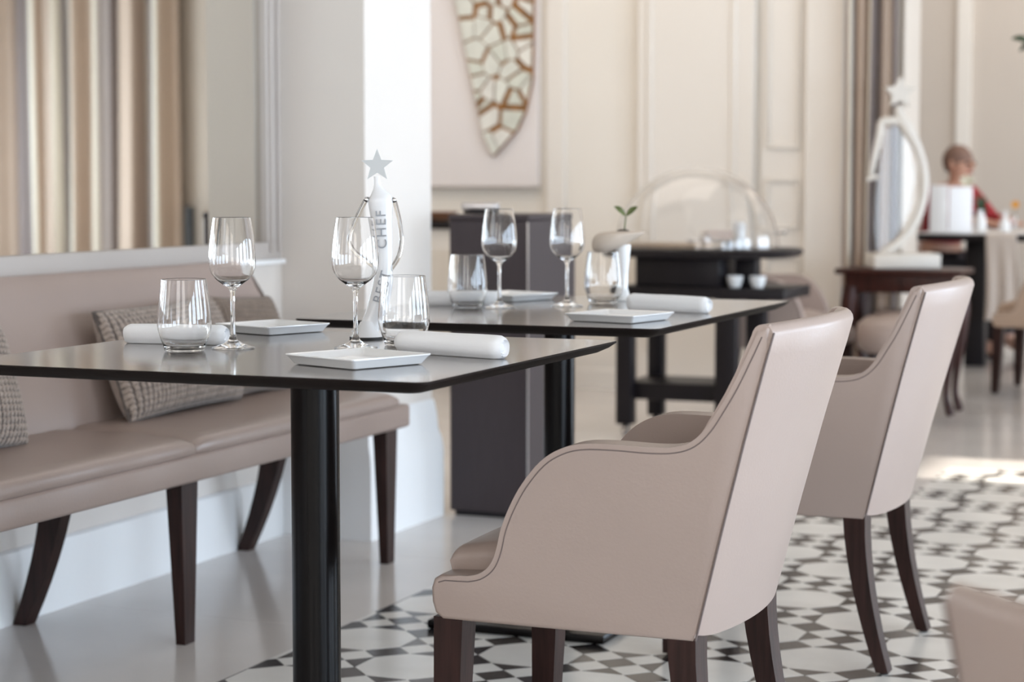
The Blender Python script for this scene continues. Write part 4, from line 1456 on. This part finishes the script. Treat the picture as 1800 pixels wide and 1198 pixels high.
# seated person, leaning over the table
def person():
    root = empty('person', (-2.20, 12.10, 0), math.radians(58), 'person in a red jacket seated at the far table looking down', 'person')
    # own frame: faces -y; x to the person's side
    V, E, Rr = [], [], []
    def add(p, r, link=None):
        V.append(p); Rr.append(r)
        if link is not None:
            E.append((link, len(V) - 1))
        return len(V) - 1
    pel = add((0, 0.02, 0.50), (0.15, 0.11))
    sp1 = add((0, 0.02, 0.64), (0.135, 0.10), pel)
    sp2 = add((0, -0.02, 0.80), (0.15, 0.105), sp1)
    ch = add((0, -0.06, 0.92), (0.145, 0.10), sp2)
    nk = add((0, -0.09, 1.005), 0.052, ch)
    nk2 = add((0, -0.115, 1.055), 0.055, nk)
    hd = add((0, -0.135, 1.115), (0.075, 0.088), nk2)
    hd2 = add((0, -0.125, 1.175), (0.070, 0.082), hd)
    hands = []
    for s in (-1, 1):
        sh = add((s * 0.165, -0.05, 0.945), 0.062, ch)
        el = add((s * 0.25, -0.16, 0.745 + 0.045), 0.045, sh)
        wr = add((s * 0.13, -0.36, 0.79), 0.029, el)
        pm = add((s * 0.10, -0.42, 0.787), (0.036, 0.020), wr)
        for k, (dx, L) in enumerate(((-0.030, 0.060), (-0.010, 0.072), (0.010, 0.068), (0.028, 0.052))):
            f1 = add((s * 0.10 + dx, -0.455, 0.789), 0.0095, pm)
            f2 = add((s * 0.10 + dx * 1.15, -0.455 - L * 0.55, 0.784), 0.0085, f1)
            add((s * 0.10 + dx * 1.2, -0.455 - L, 0.770), 0.0075, f2)
        t1 = add((s * 0.10 - s * 0.048, -0.425, 0.790), 0.011, pm)
        add((s * 0.10 - s * 0.066, -0.460, 0.786), 0.009, t1)
        hp = add((s * 0.10, -0.02, 0.49), 0.088, pel)
        kn = add((s * 0.12, -0.42, 0.50), 0.062, hp)
        an = add((s * 0.12, -0.40, 0.09), 0.042, kn)
        add((s * 0.12, -0.54, 0.045), 0.038, an)
    me = skin_mesh('body', V, E, Rr, 2, pel)
    me.materials.append(M['skin'])
    bd = bpy.data.objects.new('body', me)
    link(bd, root)
    # face
    for s in (-1, 1):
        b2 = bmesh.new()
        bmesh.ops.create_uvsphere(b2, u_segments=10, v_segments=8, radius=0.011)
        finish(b2, 'eye', 'rubber', bd, 60, (s * 0.030, -0.208, 1.135))
        b2 = bmesh.new()
        bmesh.ops.create_uvsphere(b2, u_segments=10, v_segments=8, radius=0.026)
        for v in b2.verts:
            v.co = Vector((v.co.x * 0.35, v.co.y * 0.7, v.co.z * 1.15))
        finish(b2, 'ear', 'skin', bd, 60, (s * 0.078, -0.125, 1.125))
    b2 = bmesh.new()
    tube_bm(b2, [(0, -0.205, 1.145), (0, -0.228, 1.115), (0, -0.210, 1.104)], [0.009, 0.015, 0.012], 10)
    finish(b2, 'nose', 'skin', bd, 60)
    b2 = bmesh.new()
    tube_bm(b2, [(-0.024, -0.205, 1.078), (0, -0.213, 1.077), (0.024, -0.205, 1.078)], [0.003, 0.006, 0.003], 8)
    finish(b2, 'mouth', 'red_cloth', bd, 60)
    # hair cap
    b2 = bmesh.new()
    def cap(u, v):
        t, ph = 2 * PI * u, (PI * 0.62) * (1 - v)
        return (0.083 * math.sin(ph) * math.cos(t), 0.096 * math.sin(ph) * math.sin(t), 0.098 * math.cos(ph))
    grid_bm(b2, 28, 12, cap, wrap_u=True)
    bmesh.ops.remove_doubles(b2, verts=b2.verts[:], dist=1e-5)
    finish(b2, 'hair', 'hair', root, 60, (0, -0.105, 1.150), (math.radians(-22), 0, 0))
    # clothes
    def cloth(nm, m, verts, edges, radii, rt):
        me = skin_mesh(nm, verts, edges, radii, 2, rt)
        me.materials.append(M[m])
        link(bpy.data.objects.new(nm, me), root)
    jv = [(0, 0.02, 0.64), (0, 0.015, 0.70), (0, -0.02, 0.80), (0, -0.06, 0.925), (0, -0.085, 0.985)]
    jr = [(0.165, 0.125), (0.152, 0.117), (0.165, 0.12), (0.16, 0.113), (0.075, 0.07)]
    je = [(0, 1), (1, 2), (2, 3), (3, 4)]
    for s in (-1, 1):
        k = len(jv)
        jv += [(s * 0.165, -0.05, 0.948), (s * 0.25, -0.16, 0.79), (s * 0.142, -0.338, 0.79)]
        jr += [0.074, 0.058, 0.040]
        je += [(3, k), (k, k + 1), (k + 1, k + 2)]
    cloth('jacket', 'red_cloth', jv, je, jr, 0)
    tv, trd, te = [(0, 0.02, 0.49)], [(0.16, 0.12)], []
    for s in (-1, 1):
        k = len(tv)
        tv += [(s * 0.10, -0.02, 0.49), (s * 0.12, -0.42, 0.50), (s * 0.12, -0.40, 0.11)]
        trd += [0.10, 0.074, 0.055]
        te += [(0, k), (k, k + 1), (k + 1, k + 2)]
    cloth('trousers', 'dark_cloth', tv, te, trd, 0)
    return root
person()
chair6 = copy_tree(chair1, 'taupe armchair at the far table in which the person sits')
chair6.location = (-2.24, 12.12, 0)
chair6.rotation_euler = (0, 0, math.radians(148))

# tan chair with a white cloth hung over it, at the right picture edge
tan = make_chair('armchair', 'tan armchair at the right picture edge before the far table', 'tan chairs by the far table', 'tan')
tan.location = (-1.24, 9.95, 0)
tan.rotation_euler = (0, 0, math.radians(-6))
nb = bmesh.new()
def drape(u, v):
    # lies on the far table and hangs over its near edge
    x = lerp(-1.765, -1.600, u) + 0.008 * math.sin(7 * v + 2)
    if v < 0.3:
        return (x, lerp(11.20, 11.03, v / 0.3), 0.7435)
    if v < 0.45:
        t = (v - 0.3) / 0.15 * PI / 2
        return (x, 11.03 - 0.016 * math.sin(t), 0.7435 - 0.016 * (1 - math.cos(t)))
    t = (v - 0.45) / 0.55
    return (x - 0.02 * t * (0.5 - u), 11.014 - 0.016 * math.sin(13 * u) * t, lerp(0.7275, 0.27, t))
grid_bm(nb, 16, 30, drape)
dn = finish(nb, 'hanging_cloth', 'beige_linen', None, 180)
sm = dn.modifiers.new('thickness', 'SOLIDIFY')
sm.thickness = 0.003
tag(dn, 'narrow beige cloth hanging down from the near edge of the far table', 'cloth')

# tall plant whose leaf reaches into the picture at the top right
fp = empty('potted_tree', (-0.93, 9.10, 0), 0, 'tall potted tree beyond the right picture edge, one dark leaf showing', 'potted tree')
bm = bmesh.new()
lathe_bm(bm, [(0, 0), (0.12, 0), (0.16, 0.28), (0.17, 0.30), (0.15, 0.30), (0.145, 0.26), (0, 0.26)], 32)
finish(bm, 'pot', 'terracotta', fp, 40)
bm = bmesh.new()
tube_bm(bm, [(0, 0, 0.25), (0.02, 0, 0.9), (0.0, 0.02, 1.5), (0.03, 0, 2.2)], [0.02, 0.017, 0.014, 0.008], 10)
tube_bm(bm, [(0.0, 0.02, 1.5), (-0.17, 0, 1.56), (-0.35, 0, 1.63)], [0.008, 0.006, 0.003], 8)
finish(bm, 'trunk', 'walnut', fp, 60)
rnd = random.Random(5)
lv = [((-0.35, 0, 1.63), (-0.435, -0.02, 1.655)), ((-0.35, 0, 1.63), (-0.405, 0.01, 1.60))]
for k in range(16):
    z = rnd.uniform(1.45, 2.3); t = rnd.uniform(-1.2, 1.2)
    lv.append(((0.02, 0, z), (0.02 + 0.16 * math.cos(t), 0.16 * math.sin(t), z + rnd.uniform(-0.05, 0.1))))
for a, b in lv:
    bm = bmesh.new()
    leaf_bm(bm, a, b, 0.028, (0.1, -0.6, 0.75))
    finish(bm, 'leaf', 'leaf_dark', fp, 60)
